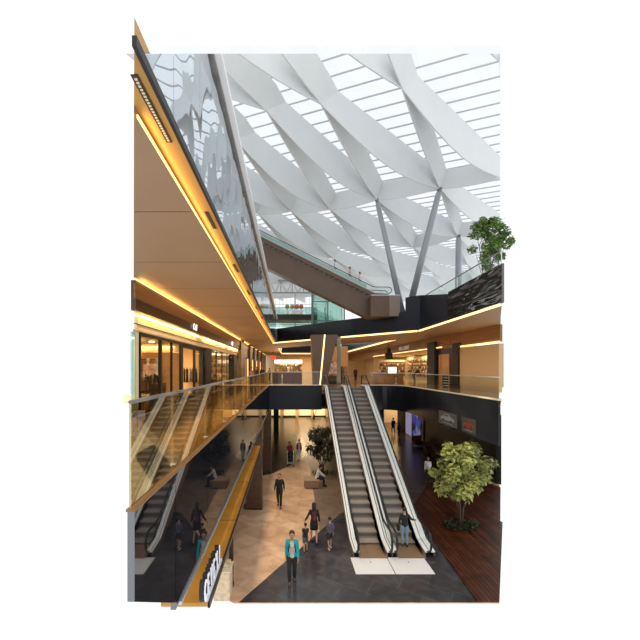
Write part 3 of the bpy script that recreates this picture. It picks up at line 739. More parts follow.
# stroller group
sx, sy = gp(290.5, 466)
person('person in a red top pushing the black stroller', (sx-.05, sy+.78, .006), 0, 1.66, dict(WALK2, elL=(.22,-.10,1.16), wrL=(.16,-.33,1.05), elR=(-.22,-.10,1.16), wrR=(-.16,-.33,1.05)), top=cloth('red', (.33,.02,.025)), legs=cloth('black_trousers', (.014,.012,.013)), hair='long', vox=.022)
st = thing('stroller', 'black baby stroller pushed along the brown stone band', 'stroller', (sx, sy, .006))
bm_ = MB(); bm_.tube([(0,.12,.35),(0,.0,.42),(0,-.2,.45)], [(.2,.1),(.22,.14),(.18,.1)], 10, side=(1,0,0)); bm_.tube([(0,.2,.5),(0,.15,.75)], [(.2,.08),(.19,.05)], 10, side=(1,0,0)); bm_.build('seat', M_black, st, True)
MB().tube([(-.2,.2,.8),(0,.12,1.0),(.2,.2,.8)], [.05,.12,.05], 8).build('canopy', cloth('charcoal', (.03,.03,.035)), st, True)
for q in (1,-1):
    MB().tube([(q*.22,-.3,.12),(q*.22,.1,.55),(q*.22,.38,1.0)], .014, 6).build('frame_bar', M_steel, st); MB().tube([(q*.22,.28,.12),(q*.22,0,.5)], .014, 6).build('frame_bar', M_steel, st)
    for yy in (-.3,.28):
        wv = MB(); wv.tube([(q*.22-.025,yy,.11),(q*.22+.025,yy,.11)], .11, 14); wv.build('wheel', M_rub, st)
MB().tube([(-.22,.38,1.0),(.22,.38,1.0)], .018, 6).build('push_handle', M_rub, st)
MB().box(-.18,-.1,.16,.18,.22,.28,.03).build('basket', cloth('pale_grey', (.5,.48,.45)), st)
person('person in a red jacket and white trousers beside the stroller', onfl(299,460), .1, 1.62, WALK2, top=cloth('white', (.75,.74,.72)), jacket=cloth('red', (.33,.02,.025)), legs=cloth('white', (.75,.74,.72)), vox=.022)
person('distant person in dark clothes on the far bright floor below the gallery', onfl(293.5,417), PI, 1.72, WALK, top=cloth('brown', (.05,.03,.02)), legs=cloth('black_trousers', (.014,.012,.013)), vox=.03)
def bag(t, J):
    o = MB().box(J['wrL'].x-.02, J['wrL'].y-.12, J['wrL'].z-.30, J['wrL'].x+.10, J['wrL'].y+.12, J['wrL'].z-.04, .03).build('shoulder_bag', M_black, t)
person('person in a black top and pale jeans standing on the right escalator', (4.50, 13.72, .032), PI-.1, 1.6, dict(elR=(-.36,-.05,1.2), wrR=(-.52,-.16,1.14), elL=(.26,.02,1.14), wrL=(.24,-.12,.95)), top=cloth('black', (.015,.015,.018)), legs=cloth('pale_jeans', (.20,.30,.38)), vox=.015, extra=bag)
person('person in a white shirt and dark trousers standing left of the lit tree', onfl(428,483), -.4, 1.68, dict(elL=(.2,.05,1.15), wrL=(.06,-.12,1.05)), top=cloth('white', (.75,.74,.72)), legs=cloth('black_trousers', (.014,.012,.013)), vox=.02, skin=SKIN2)
person('dark-clothed person walking in the warm doorway, the taller of the two there', onfl(393.3,434), PI, 1.80, WALK, top=cloth('black', (.015,.015,.018)), legs=cloth('black_trousers', (.014,.012,.013)), vox=.03)
person('dark-clothed person walking in the warm doorway, the shorter of the two there', onfl(399,437.5), PI+.3, 1.62, WALK2, top=cloth('brown', (.05,.03,.02)), legs=cloth('black_trousers', (.014,.012,.013)), vox=.03, hair='long')
# gallery people
LEAN = dict(pelvis=(0,.08,.92), belly=(0,-.03,1.06), chest=(0,-.16,1.23), neck=(0,-.27,1.36), head=(0,-.38,1.42), shL=(.185,-.20,1.31), elL=(.2,-.36,1.0), wrL=(.12,-.5,.92), shR=(-.185,-.20,1.31), elR=(-.2,-.36,1.0), wrR=(-.12,-.5,.92), hipL=(.09,.08,.9), hipR=(-.09,.08,.9), face=(0,-.8,-.5))
person('person in a black top leaning on the gallery railing outside the perfume shop', (9.55, 26.8, MZ), 1.2, 1.92, LEAN, top=cloth('black', (.015,.015,.018)), legs=cloth('grey_trousers', (.14,.10,.08)), vox=.02)
for (px, d, hh, lab, c) in [(251.5,30,1.70,'person in a patterned pale top at the far left of the gallery',(.35,.22,.2)), (256.5,32,1.72,'person in a black coat among the group by the left shops',(.02,.018,.02)), (262.5,33,1.78,'tall person in dark clothes in the middle of the gallery group',(.025,.02,.022)), (269.5,35,1.62,'person in a dark maroon top at the right of the gallery group',(.06,.02,.02)), (355.5,37,1.74,'person in a dark red top standing beyond the escalator heads',(.08,.02,.02)), (321.0,34,1.5,'small dark figure standing beside the glowing pier',(.02,.02,.02))]:
    person(lab, ((px-288)*d/355.56, d, MZ), random.uniform(-1,1), hh, WALK2 if px > 300 else None, top=cloth('g%d' % int(px), c), legs=cloth('black_trousers', (.014,.012,.013)), vox=.03)
# on the upper escalator
for px, lab, c in [(333,'person in a white shirt riding the high escalator, highest of the three',(.7,.7,.68)), (351.5,'person in a pale pink shirt riding the high escalator, middle of the three',(.6,.5,.46)), (359,'person in a white top riding the high escalator, lowest of the three',(.72,.72,.7))]:
    d = 28.7; x = (px-288)*d/355.56; yl = 7.9-x; k = round((yl-1.2+.1)/.4-.5); x = 7.9-(1.2+k*.4+.1)
    person(lab, (x, d, EYE+5.66+min((k+.5)*.4*math.tan(SL), 5.9)), PI/2, 1.72, None, top=cloth('u%d' % int(px), c), legs=cloth('grey_trousers', (.14,.10,.08)), vox=.03)

# ================================================================== TREES
def tree(name, label, loc, trunk_h, crown, n, leafm, leafsize, seed, bark, stems=3, cat='tree', base=None, under=None):
    """crown: (rx, ry, rz, cz)"""
    rnd = random.Random(seed); t = thing(name, label, cat, loc)
    b = MB(); rx_, ry_, rz_, cz = crown; ends = []
    for s in range(stems):
        a = 2*PI*s/stems+rnd.uniform(-.4,.4); r0 = .05*rx_
        p = [Vector((r0*math.cos(a), r0*math.sin(a), 0)), Vector((r0*1.5*math.cos(a), r0*1.5*math.sin(a), trunk_h*.6)), Vector((rx_*.25*math.cos(a), ry_*.25*math.sin(a), trunk_h)), Vector((rx_*.5*math.cos(a), ry_*.5*math.sin(a), cz))]
        b.tube(p, [.05*rx_/1.2,.04*rx_/1.2,.03*rx_/1.2,.012], 7)
        for q in range(5):
            u = p[2].lerp(p[3], rnd.random()); a2 = rnd.uniform(0, 2*PI); e = Vector((rx_*.8*math.cos(a2), ry_*.8*math.sin(a2), cz+rz_*rnd.uniform(-.6,.8)))
            b.tube([u, u.lerp(e,.5)+Vector((0,0,.05)), e], [.02,.012,.005], 5)
    b.build('trunk', bark, t, True)
    b = MB(); clumps = []
    for k in range(46):
        a = rnd.uniform(0, 2*PI); u = rnd.uniform(-1,1); rr = (rnd.random()**.33)*.86; q = math.sqrt(1-u*u)
        clumps.append((Vector((rx_*rr*q*math.cos(a), ry_*rr*q*math.sin(a), cz+rz_*rr*u)), rnd.uniform(.16,.32)*rx_))
    for k in range(n):
        c, r = rnd.choice(clumps); v = Vector((rnd.gauss(0,1), rnd.gauss(0,1), rnd.gauss(0,.8))); v.normalize(); p = c+v*r*rnd.uniform(.5,1.0)
        s = leafsize*rnd.uniform(.6,1.25); n_ = (v*.7+Vector((rnd.uniform(-.6,.6), rnd.uniform(-.6,.6), .8))).normalized()
        u = n_.orthogonal().normalized(); w_ = n_.cross(u); a = rnd.uniform(0, 2*PI); u2 = u*math.cos(a)+w_*math.sin(a); w2 = n_.cross(u2)
        b.quad([p-u2*s, p-u2*s*.1+w2*s*.42+n_*s*.08, p+u2*s, p-u2*s*.1-w2*s*.42+n_*s*.08])
    me = bpy.data.meshes.new('foliage'); b.bm.to_mesh(me); b.bm.free(); me.materials.append(leafm)
    o = bpy.data.objects.new('foliage', me); COL.objects.link(o); o.parent = t
    if under:
        b = MB()
        for k in range(under[0]):
            a = rnd.uniform(0,2*PI); r = under[1]*math.sqrt(rnd.random()); p = Vector((r*math.cos(a), r*math.sin(a)*.7, rnd.uniform(.02,.22))); s = rnd.uniform(.06,.12); q = rnd.uniform(0,2*PI)
            b.quad([p, p+Vector((s*.4*math.cos(q+1.2), s*.4*math.sin(q+1.2), s*.6)), p+Vector((s*math.cos(q), s*math.sin(q), s*.5)), p+Vector((s*.4*math.cos(q-1.2), s*.4*math.sin(q-1.2), s*.2))])
        me = bpy.data.meshes.new('undergrowth'); b.bm.to_mesh(me); b.bm.free(); me.materials.append(under[2]); o = bpy.data.objects.new('undergrowth', me); COL.objects.link(o); o.parent = t
    return t
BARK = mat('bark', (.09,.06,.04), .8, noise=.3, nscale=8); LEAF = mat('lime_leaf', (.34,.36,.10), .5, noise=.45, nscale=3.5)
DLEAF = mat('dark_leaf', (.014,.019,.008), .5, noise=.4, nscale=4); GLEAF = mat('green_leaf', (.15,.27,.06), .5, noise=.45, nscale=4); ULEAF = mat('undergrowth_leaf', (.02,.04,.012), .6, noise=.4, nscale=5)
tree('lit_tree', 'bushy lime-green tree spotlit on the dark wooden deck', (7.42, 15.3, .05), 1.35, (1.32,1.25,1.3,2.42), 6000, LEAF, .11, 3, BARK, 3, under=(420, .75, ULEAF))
tree('dark_leaved_tree', 'dark small-leaved tree partly hidden behind the left escalator', (2.2, 22.9, .005), 1.0, (1.15,1.0,1.35,2.0), 3000, DLEAF, .10, 5, BARK, 4, under=(200, .7, ULEAF))  # leaves have a dark base colour
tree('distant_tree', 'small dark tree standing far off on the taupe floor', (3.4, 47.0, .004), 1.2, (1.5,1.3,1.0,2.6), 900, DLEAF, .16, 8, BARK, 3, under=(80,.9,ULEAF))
tree('upper_tree', 'fresh green tree on the upper floor overhanging the black slab edge', (11.9, 20.9, UP-.35), .9, (1.2,1.2,2.3,3.5), 3600, GLEAF, .12, 11, BARK, 3)
# ================================================================== SHOPS AND FITTINGS
# --- sign letters on the gold canopy
sg = 'letters standing on the gold canopy'
M_face = mat('letter_face', (.86,.88,.95), .4, emit=.12, ecol=(.9,.93,1)); M_side = mat('letter_side', (.015,.01,.01), .5)
base = MB().box(-1.31, 5.46, 3.302, -1.225, 6.62, 3.36).build('letter_rail', mat('pale_rail', (.7,.72,.78), .5)); tag(base, 'long pale rail under the white letters on the gold canopy', 'sign rail')
yy = 5.30
word = "CEVE'LI"
posn = ['first from the camera','second from the camera, an E','third from the camera, a V','fourth from the camera, an E','small mark between the letters E and L','second last towards the far end','last one at the far end']
for i, ch in enumerate(word):
    t = thing('sign_letter', 'upright white sign letter on the gold canopy, ' + posn[i], 'sign letter', (-1.285, yy, 3.36), 0, sg)
    wd = {'I': .12, "'": .10}.get(ch, .205)
    f = textmesh('letter_face', ch, .46, M_face, .010, t, (.042, 0, .01), (PI/2, 0, PI/2), 'LEFT', (.46,1,1), .004)
    b = textmesh('letter_side', ch, .46, M_side, .04, t, (-.005, 0, .01), (PI/2, 0, PI/2), 'LEFT', (.46,1,1), .004)
    yy += wd
# display stand at the bottom by the canopy
dd = thing('display_stand', 'small cream display stand with goods at the foot of the gold canopy', 'display stand', (-1.98, 10.75, 0))
MB().box(-.22,-.25,0,.26,.3,.85,.02).build('body', mat('cream_display', (.72,.55,.36), .5, noise=.2, nscale=8), dd)
MB().box(-.25,-.28,.85,.29,.33,.89,.01).build('top', M_cream, dd)
for k, (a, b_) in enumerate([(-.1,-.1),(.08,.0),(-.08,.16),(.15,.2)]):
    o = MB().box(-.07,-.06,0,.07,.06,.10,.01).build('gift_box', mat('gift_box_%d' % k, [(.5,.25,.12),(.7,.6,.45),(.35,.2,.12),(.75,.5,.3)][k], .5)); o.location = (-1.98+a, 10.75+b_, .892)
    tag(o, 'small box on the cream display stand, %s' % ['dark orange','off-white','deep brown','tan'][k], 'box', 'boxes on the display stand')

# --- left shopfronts
def frame(y0, y1, z0, z1, w=.07, x=-4.72, m=M_bronze, mull=(), parent=None, name='frame'):
    b = MB(); b.box(x-.06,y0,z0,x+.05,y0+w,z1); b.box(x-.06,y1-w,z0,x+.05,y1,z1); b.box(x-.06,y0+w,z1-w,x+.05,y1-w,z1); b.box(x-.06,y0+w,z0,x+.05,y1-w,z0+w)
    for q in mull: b.box(x-.05,q-w/2,z0+w,x+.04,q+w/2,z1-w)
    return b.build(name, m, parent)
zt = EYE+1.1
sf = thing('shopfront', 'dark framed shopfront with mannequins in its window beside the camera', 'shopfront', kind='structure')
frame(11.25, 13.15, MZ+.02, zt, parent=sf)
MB().box(-4.73,11.32,MZ+.1,-4.71,13.08,zt-.07).build('window_pane', M_shop, sf)
frame(13.15, 15.65, MZ+.02, zt, parent=sf, mull=(14.4,), name='door_frame')
MB().box(-4.73,13.2,MZ+.1,-4.71,15.6,zt-.07).build('door_pane', M_shop, sf)
MB().box(-4.74,10.7,MZ,-4.70,11.25,zt).build('edge_pane', M_teal, sf)
frame(15.65, 19.7, MZ+.02, zt-.02, w=.16, parent=sf, m=M_black, mull=(17.9,), name='portal_frame')
MB().box(-4.73,17.95,MZ+.1,-4.71,19.6,zt-.1).build('side_pane', M_shop, sf)
MB().box(-4.95,19.7,MZ,-4.55,21.2,EYE+1.12).build('pilaster', M_black, sf)
sf = thing('shopfront', 'golden shop with full-height glass panes further along the left gallery', 'shopfront', kind='structure')
for k in range(4): MB().box(-4.73,21.25+k*2.08,MZ+.03,-4.71,23.3+k*2.08,zt).build('window_pane', M_shop, sf)
for k in range(1,4): MB().box(-4.76,21.24+k*2.08,MZ+.03,-4.68,21.27+k*2.08,zt).build('mullion', M_bronze, sf)
MB().box(-4.95,29.6,MZ,-4.5,31.4,EYE+1.12).build('pilaster', M_black, sf)
MB().box(-4.95,33.9,MZ,-4.45,36.0,SZ-.02).build('pilaster', mat('olive_pilaster', (.10,.075,.03), .4), sf)
for k, y in enumerate((38.5, 44, 50, 57)):
    sf = thing('shopfront', ['nearest amber-lit doorway past the olive pilaster','second amber-lit doorway past the olive pilaster','third amber-lit doorway past the olive pilaster','most distant amber-lit doorway on the left gallery'][k], 'shopfront', kind='structure')
    MB().box(-4.59,y,MZ,-4.56,y+2.4,MZ+2.5).build('lit_panel', mat('amber_lit_panel', (1,.6,.25), .5, emit=1.1, ecol=(1,.55,.2)), sf)
    frame(y-.1, y+2.5, MZ, MZ+2.6, x=-4.5, parent=sf)
    MB().box(-4.6,y+2.7,MZ,-4.35,y+3.6,SZ-.02).build('pilaster', M_wood, sf)
# small sign marks over the left shops
for y, l in [(17.4,'pale curly sign over the portal on the left gallery'),(29.0,'small pale sign over the golden shop')]:
    t = thing('shop_sign', l, 'sign', (-4.54, y, EYE+1.86)); textmesh('lettering', 'Caff', .42, M_wshop, .01, t, (0,0,0), (PI/2,0,PI/2)); MB().box(-.05,-.55,-.04,-.02,.55,.0).build('rail', M_bronze, t)
# mannequins
for k, (x, y, l) in enumerate([(-6.15,15.6,'headless mannequin in a pink blouse and floral trousers in the near window'),(-5.95,16.1,'mannequin in a white blouse and dark patterned trousers behind the pink one')]):
    person(l, (x, y, MZ+.36), PI/2-.9, 1.72, dict(elL=(.28,0,1.18), wrL=(.14,-.10,1.0)), top=cloth('blouse%d' % k, [(.80,.45,.38),(.85,.78,.74)][k]), legs=mat('floral_cloth', (.05,.03,.03), .7, noise=.95, nscale=14), skin=mat('mannequin_white', (.75,.72,.68), .4), name='mannequin', cat='mannequin', vox=.024, group='mannequins in the near shop window')
o = MB().box(-6.9,14.9,MZ+.031,-5.5,16.33,MZ+.358,.02).build('window_platform', M_cream); tag(o, 'low cream platform under the two mannequins', 'platform')
o = MB().box(-5.3,13.6,MZ+.03,-4.9,14.3,MZ+.9,.01).build('display_plinth', M_wood); tag(o, 'dark display plinth just inside the glazed door', 'plinth')
sh = thing('shelf_unit', 'warm lit shelving inside the near shop behind the glazed door', 'shelving', (-6.2, 16.72, MZ+.03))
MB().box(-.9,-.02,0,1.1,.12,2.2).build('back_panel', mat('peach_panel', (.85,.48,.22), .6), sh)
for k in range(4): MB().box(-.9,-.35,.35+k*.5,.1,-.02,.38+k*.5).build('shelf', M_bronze, sh)
# clothes rail
ra = thing('clothes_rail', 'clothes rail in front of the pale wall seen through the black portal', 'clothes rail', (-5.3, 20.35, MZ+.03))
MB().tube([(-.75,0,0),(-.75,0,1.5),(.35,0,1.5),(.35,0,0)], .014, 6).build('rail', M_bronze, ra)
for k, (c, n) in enumerate([((.10,.03,.03),'maroon'),((.02,.02,.03),'black'),((.45,.42,.4),'pale grey'),((.12,.06,.04),'brown'),((.03,.04,.07),'navy'),((.7,.62,.5),'cream')]):
    x = -5.95+k*.17; b = MB(); b.tube([(x,20.35,MZ+1.49),(x,20.35,MZ+1.40),(x,20.35,MZ+1.05),(x,20.35,MZ+.68)], [(.02,.05),(.05,.20),(.05,.19),(.055,.22)], 8, side=(1,0,0))
    o = b.build('garment', cloth(n.replace(' ','_')+'_g', c), None, True); tag(o, n+' garment hanging on the clothes rail in the left shop', 'garment', 'garments on the clothes rail')
o = MB().box(-5.6,19.95,MZ+.03,-5.15,20.15,MZ+.22,.02).build('white_bag', M_white); tag(o, 'low white box on the floor below the clothes rail', 'box')
# golden shop shelf wall
gs = thing('shelf_unit', 'gold shelving full of goods on the end wall of the golden shop', 'shelving', (-6.6, 29.3, MZ+.03))
MB().box(-1.7,0,0,1.6,.15,2.3).build('back_panel', mat('gold_back', (.85,.55,.2), .5), gs)
for k in range(5): MB().box(-1.7,-.3,.3+k*.42,1.6,0,.33+k*.42).build('shelf', M_bronze, gs)
proto = MB().box(-.09,-.08,0,.09,.08,.2,.02).build('boxed_product', mat('product_tan', (.75,.45,.2), .5)); tag(proto, 'small product on the gold shelves of the golden shop', 'product', 'products on the gold shelves'); proto.location = (-8.1, 29.12, MZ+.362)
pm = [mat('product_%d' % k, c, .5) for k, c in enumerate([(.10,.05,.03),(.8,.7,.5),(.5,.2,.08),(.2,.12,.06)])]
pms = []
for m in pm:
    d_ = proto.data.copy(); d_.materials[0] = m; pms.append(d_)
rnd = random.Random(4)
for k in range(5):
    for q in range(12):
        if k == 0 and q == 0: continue
        o = proto.copy(); o.data = rnd.choice(pms+[proto.data]); COL.objects.link(o); o.location = (-8.1+q*.26, 29.12, MZ+.362+k*.42)
for y in (22.5, 25.3, 27.8):
    t = thing('display_table', 'low display table inside the golden shop, %s' % {22.5:'closest to the camera',25.3:'middle one',27.8:'most distant'}[y], 'table', (-5.9, y, MZ+.03), 0, 'tables in the golden shop')
    MB().box(-.5,-.6,.72,.5,.6,.76,.01).build('tabletop', M_woodm, t)
    for sx_ in (-.44,.44):
        for sy_ in (-.54,.54): MB().box(sx_-.03,sy_-.03,0,sx_+.03,sy_+.03,.72).build('leg', M_bronze, t)
# lamps inside the left shops
for k, (x, y) in enumerate([(-5.6,12.8),(-5.6,14.6),(-6.0,18.2),(-5.6,22.4),(-5.6,24.6),(-5.6,26.8),(-5.6,28.6)]):
    o = MB().lathe([(.09,0),(.11,-.03),(.10,-.05)]).build('ceiling_lamp', M_shopl); o.location = (x, y, EYE+1.1); tag(o, 'round ceiling lamp inside the left shops, number counted away from camera %s' % ['one','two','three','four','five','six','seven'][k], 'lamp', 'round lamps in the left shops')
    o['label'] = 'round ceiling lamp glowing inside the glazed shops of the left gallery'

# --- gallery far side: counters, shelves, sign
def shelfwall(label, loc, rz, w, h, rows, cols, colors, grp, plabel, header=None, m_back=M_cream, ps=(.16,.12,.22), jit=.0):
    t = thing('shelf_unit', label, 'shelving', loc, rz)
    MB().box(-w/2, 0, 0, w/2, .1, h).build('back_panel', m_back, t)
    for k in range(rows): MB().box(-w/2, -.32, .5+k*(h-.6)/rows-.03, w/2, 0, .5+k*(h-.6)/rows).build('shelf', M_bronze, t)
    if header: MB().box(-w/2,-.34,h,w/2,.1,h+header).build('header', M_wshop if header > .3 else M_shopw, t)
    p0 = MB().box(-ps[0]/2,-ps[1]/2,0,ps[0]/2,ps[1]/2,ps[2],.015).build('boxed_product', colors[0]); tag(p0, plabel, 'product', grp)
    ds = []
    for c in colors:
        d_ = p0.data.copy(); d_.materials[0] = c; ds.append(d_)
    R3 = Matrix.Rotation(rz, 3, 'Z'); first = True; rn = random.Random(len(label))
    for k in range(rows):
        for q in range(cols):
            o = p0 if first else p0.copy()
            if not first: COL.objects.link(o); o.data = rn.choice(ds)
            first = False
            o.location = Vector(loc) + R3 @ Vector((-w/2+(q+.5)*w/cols, -.17, .5+k*(h-.6)/rows+.001)); o.rotation_euler = (0,0,rz); o.scale = (1,1,rn.uniform(.7,1.2))
    return t
dk = [mat('prod_black', (.02,.02,.02), .4), mat('prod_olive', (.25,.22,.08), .5), mat('prod_white', (.8,.75,.6), .5), mat('prod_red', (.25,.05,.03), .5), mat('prod_brown', (.12,.07,.03), .5)]
shelfwall('wide lit shelving wall with a white header at the far end of the gallery', (.05, 60, MZ), 0, 4.6, 2.35, 4, 20, dk, 'goods on the far gallery shelves', 'small item on the wide white-headed shelves at the far end of the gallery', .5, ps=(.17,.14,.32))
shelfwall('tall perfume shelving facing the gallery left of the bright shop wall', (14.3, 49, MZ), 0, 3.5, 2.35, 4, 16, dk, 'perfume boxes on the tall shelving', 'small box on the tall perfume shelving behind the wooden counter', .25, ps=(.15,.14,.3))
shelfwall('long pale shelving wall with little goods inside the bright perfume shop', (16.35, 43.5, MZ), -PI/2, 9, 2.9, 5, 22, [mat('prod_cream', (.8,.7,.5), .5), mat('prod_gold', (.7,.45,.15), .4), dk[3], dk[4]], 'goods on the pale wall', 'small item on the long pale wall of the bright perfume shop', None, ps=(.22,.14,.24))
def counter(label, x, y, w, dpt, h, m=M_wood):
    t = thing('counter', label, 'counter', (x, y, MZ))
    MB().box(-w/2,-dpt/2,0,w/2,dpt/2,h-.04,.01).build('body', m, t); MB().box(-w/2-.03,-dpt/2-.03,h-.04,w/2+.03,dpt/2+.03,h,.01).build('worktop', M_woodm, t)
    return t
MW = mat('red_brown_wood', (.14,.035,.015), .35, noise=.3, nscale=2)
counter('dark brown kiosk counter at the left end of the far railing', -1.15, 37, .95, .6, 1.05, M_wood)
counter('wide red-brown kiosk counter behind the far railing', .45, 37, 2.0, .6, 1.05, MW)
counter('amber wooden counter in front of the perfume shelving', 9.75, 34.6, 2.7, .7, .95, mat('amber_counter', (.36,.17,.05), .4, noise=.25, nscale=2))
for k in range(9):
    t = thing('bottle', 'bottle standing on the red-brown kiosk counter behind the far railing', 'bottle', (-.4+k*.2, 36.9, MZ+1.05), 0, 'bottles on the kiosk counter')
    MB().lathe([(.05,0),(.055,.02),(.055,.2),(.02,.27),(.02,.33)], seg=8).build('body', dk[k % 5], t, True)
    MB().lathe([(.022,.33),(.022,.36)], seg=8).build('cap', M_bronze, t)
ts = thing('stool', 'dark stool in front of the amber counter', 'stool', (10.3, 33.9, MZ)); MB().lathe([(.2,.68),(.22,.72),(.2,.76)]).build('seat', M_black, ts); MB().lathe([(.03,0),(.03,.68)]).build('post', M_steel, ts); MB().lathe([(.2,0),(.2,.02),(.05,.04)]).build('base', M_steel, ts)
o = MB().box(11.3,40,EYE-.75,12.2,40.1,EYE+.1).build('light_screen', M_wshop); tag(o, 'glowing white screen standing over the perfume counter', 'screen')
o = MB().box(11.65,40.02,MZ,11.85,40.08,EYE-.75).build('screen_stand', M_black); tag(o, 'thin black stand under the glowing white screen', 'stand')
hs = thing('hanging_sign', 'black box sign hanging from the soffit over the perfume shop entrance', 'hanging sign', (11.6, 41, EYE+1.0)); MB().box(-.38,-.3,0,.38,.3,.75,.02).build('box', M_black, hs); MB().box(-.2,-.2,.75,.2,.2,1.25).build('box_top', M_black, hs); MB().tube([(0,0,1.2),(0,0,1.68)], .03, 6).build('hanger', M_black, hs)
ex = thing('exit_sign', 'small glowing red sign hanging at the far end of the gallery', 'sign', (-2.1, 50, EYE+1.2)); MB().box(-.33,-.06,0,.33,.06,.5,.01).build('lightbox', M_red, ex); MB().tube([(0,0,.5),(0,0,1.48)], .02, 6).build('hanger', M_black, ex)
ps = thing('poster_stand', 'freestanding poster with dark and pale pattern beside the glowing pier', 'poster stand', (4.1, 33, MZ)); MB().box(-.58,-.05,.85,.56,.05,2.15).build('frame', M_bronze, ps); MB().box(-.53,-.07,.9,.51,-.05,2.1).build('poster', mat('poster_print', (.32,.22,.20), .5, noise=.95, nscale=3), ps); MB().box(-.5,-.25,0,.5,.25,.75,.02).build('base', M_black, ps)
MB().box(-.04,-.03,.75,.04,.03,.9).build('neck', M_black, ps)
o = MB().box(-.15,-.15,0,.15,.15,SZ-MZ).build('pillar', mat('teal_grey_paint', (.18,.20,.17), .4)); o.location = (4.35, 30.5, MZ); struct(o)
t = struct(MB().box(4.9,44,MZ,7.4,44.2,SZ).build('wall_lit_niche', mat('amber_niche', (.9,.5,.2), .6))); 
for k in range(4): tag(MB().box(5.1+k*.6,43.7,MZ,5.5+k*.6,43.95,MZ+1.7,.03).build('clothes_stack', cloth('stack%d' % k, [(.4,.15,.05),(.7,.4,.2),(.1,.05,.05),(.5,.3,.2)][k])), ['rust','tan','near-black','brown'][k]+' hanging clothes in the amber lit niche beyond the escalators', 'clothes', 'clothes in the amber niche')
# --- right dark shop with the orange display
ds_ = thing('shopfront', 'dark shop with an orange lit display window on the right gallery', 'shopfront', kind='structure')
MB().box(13.05,27.6,MZ,13.15,28.7,EYE+1.62).build('dark_panel', M_bronze, ds_); MB().box(13.05,30.7,MZ,13.15,31.0,EYE+1.62).build('dark_panel', M_bronze, ds_); MB().box(13.05,28.7,EYE+1.15,13.15,30.7,EYE+1.62).build('dark_panel', M_bronze, ds_)
MB().box(14.3,28.4,MZ,14.4,30.9,EYE+1.3).build('display_back', mat('orange_display', (.9,.30,.06), .5, emit=.35, ecol=(1,.35,.08)), ds_)
MB().box(13.08,28.75,MZ+.1,13.1,30.65,EYE+1.12).build('window_pane', M_shop, ds_)
for y in (28.7, 30.62): MB().box(13.0,y,MZ,13.1,y+.08,EYE+1.15).build('frame', M_gold, ds_)
for k, (y, z) in enumerate([(29.2,.0),(29.6,.5),(30.0,1.0),(29.4,1.5)]): tag(MB().tube([(13.9,y,MZ+.45+z),(13.9,y+.02,MZ+.6+z),(13.9,y,MZ+.85+z)], [.05,.13,.06], 8).build('handbag', mat('handbag_%d' % k, [(.7,.6,.4),(.05,.03,.03),(.5,.4,.3),(.8,.7,.6)][k], .5), None, True), ['lowest tan','second lowest black','third lowest beige','topmost pale'][k]+' bag hanging in the orange display window', 'bag', 'bags in the orange display')
for s_, y, z, sz, l in [("PAUL.ASMRT", 39.8, EYE+2.02, .62, 'long pale letters of the shop sign over the bright perfume shop'), ("Castell", 29.3, EYE+1.92, .62, 'gold lettering over the dark shop with the orange display')]:
    t = thing('shop_sign', l, 'sign', (12.96, y, z)); textmesh('lettering', s_, sz, M_face if s_[0] == 'P' else M_gold, .02, t, (0,0,0), (PI/2,0,-PI/2)); MB().box(.0,-1.5,-.03,.03,1.5,.0).build('rail', M_bronze, t)
cc = thing('display_rack', 'small pale rack beside the dark pilaster right of the orange display', 'rack', (12.3, 27.6, MZ))
for k in range(4): MB().box(-.2,-.2,.12+k*.2,.2,.2,.15+k*.2).build('shelf', M_white, cc)
MB().box(-.22,.18,0,.22,.22,.95).build('back_panel', M_bronze, cc)

# --- lower floor: far and right
LB = mat('lavender_lightbox', (.7,.65,.9), .5, emit=.3, ecol=(.62,.58,.9))
def screenmat(name, cols, scale, e):
    m = bpy.data.materials.new(name); m.use_nodes = True; nt = m.node_tree; b = nt.nodes['Principled BSDF']
    g = nt.nodes.new('ShaderNodeNewGeometry'); v = nt.nodes.new('ShaderNodeTexVoronoi'); v.inputs['Scale'].default_value = scale
    r = nt.nodes.new('ShaderNodeValToRGB'); r.color_ramp.interpolation = 'CONSTANT'
    while len(r.color_ramp.elements) < len(cols): r.color_ramp.elements.new(.5)
    for k, c in enumerate(cols): r.color_ramp.elements[k].position = k/len(cols); r.color_ramp.elements[k].color = (*c, 1)
    nt.links.new(g.outputs['Position'], v.inputs['Vector']); nt.links.new(v.outputs['Color'], r.inputs['Fac']); nt.links.new(r.outputs['Color'], b.inputs['Base Color']); nt.links.new(r.outputs['Color'], b.inputs['Emission Color']); b.inputs['Emission Strength'].default_value = e
    return m
bs = thing('video_wall', 'blue and violet glowing window display in the dark lower right wall', 'display window', (12.3, 34.8, 0))
MB().box(0,-2.0,.1,.1,-.3+.9,3.6).build('screen', screenmat('violet_screen', [(.02,.02,.05),(.08,.05,.45),(.02,.15,.6),(.35,.35,.6),(.01,.01,.02),(.15,.02,.4)], 1.7, .32), bs)
MB().box(0,.6,.1,.1,2.4,3.8).build('side_panel', LB, bs); MB().box(-.02,-2.1,0,.12,2.5,.1).build('plinth', M_steel, bs)
for k, (x, w_) in enumerate([(-1.9,1.5),(.2,1.6),(2.4,1.6),(4.4,1.6)]):
    sfk = thing('shopfront', ['leftmost glowing shop window at the far end of the lower floor','second glowing shop window at the far end of the lower floor','third glowing shop window at the far end of the lower floor','last glowing shop window, beside the distant tree'][k], 'shopfront', kind='structure')
    MB().box(x-w_/2,49.9,.25,x+w_/2,49.95,3.0).build('lit_pane', mat('warm_pane', (1,.8,.5), .5, emit=.75, ecol=(1,.72,.38)), sfk); MB().box(x-w_/2-.1,49.85,0,x+w_/2+.1,49.98,.22).build('sill', M_bronze, sfk)
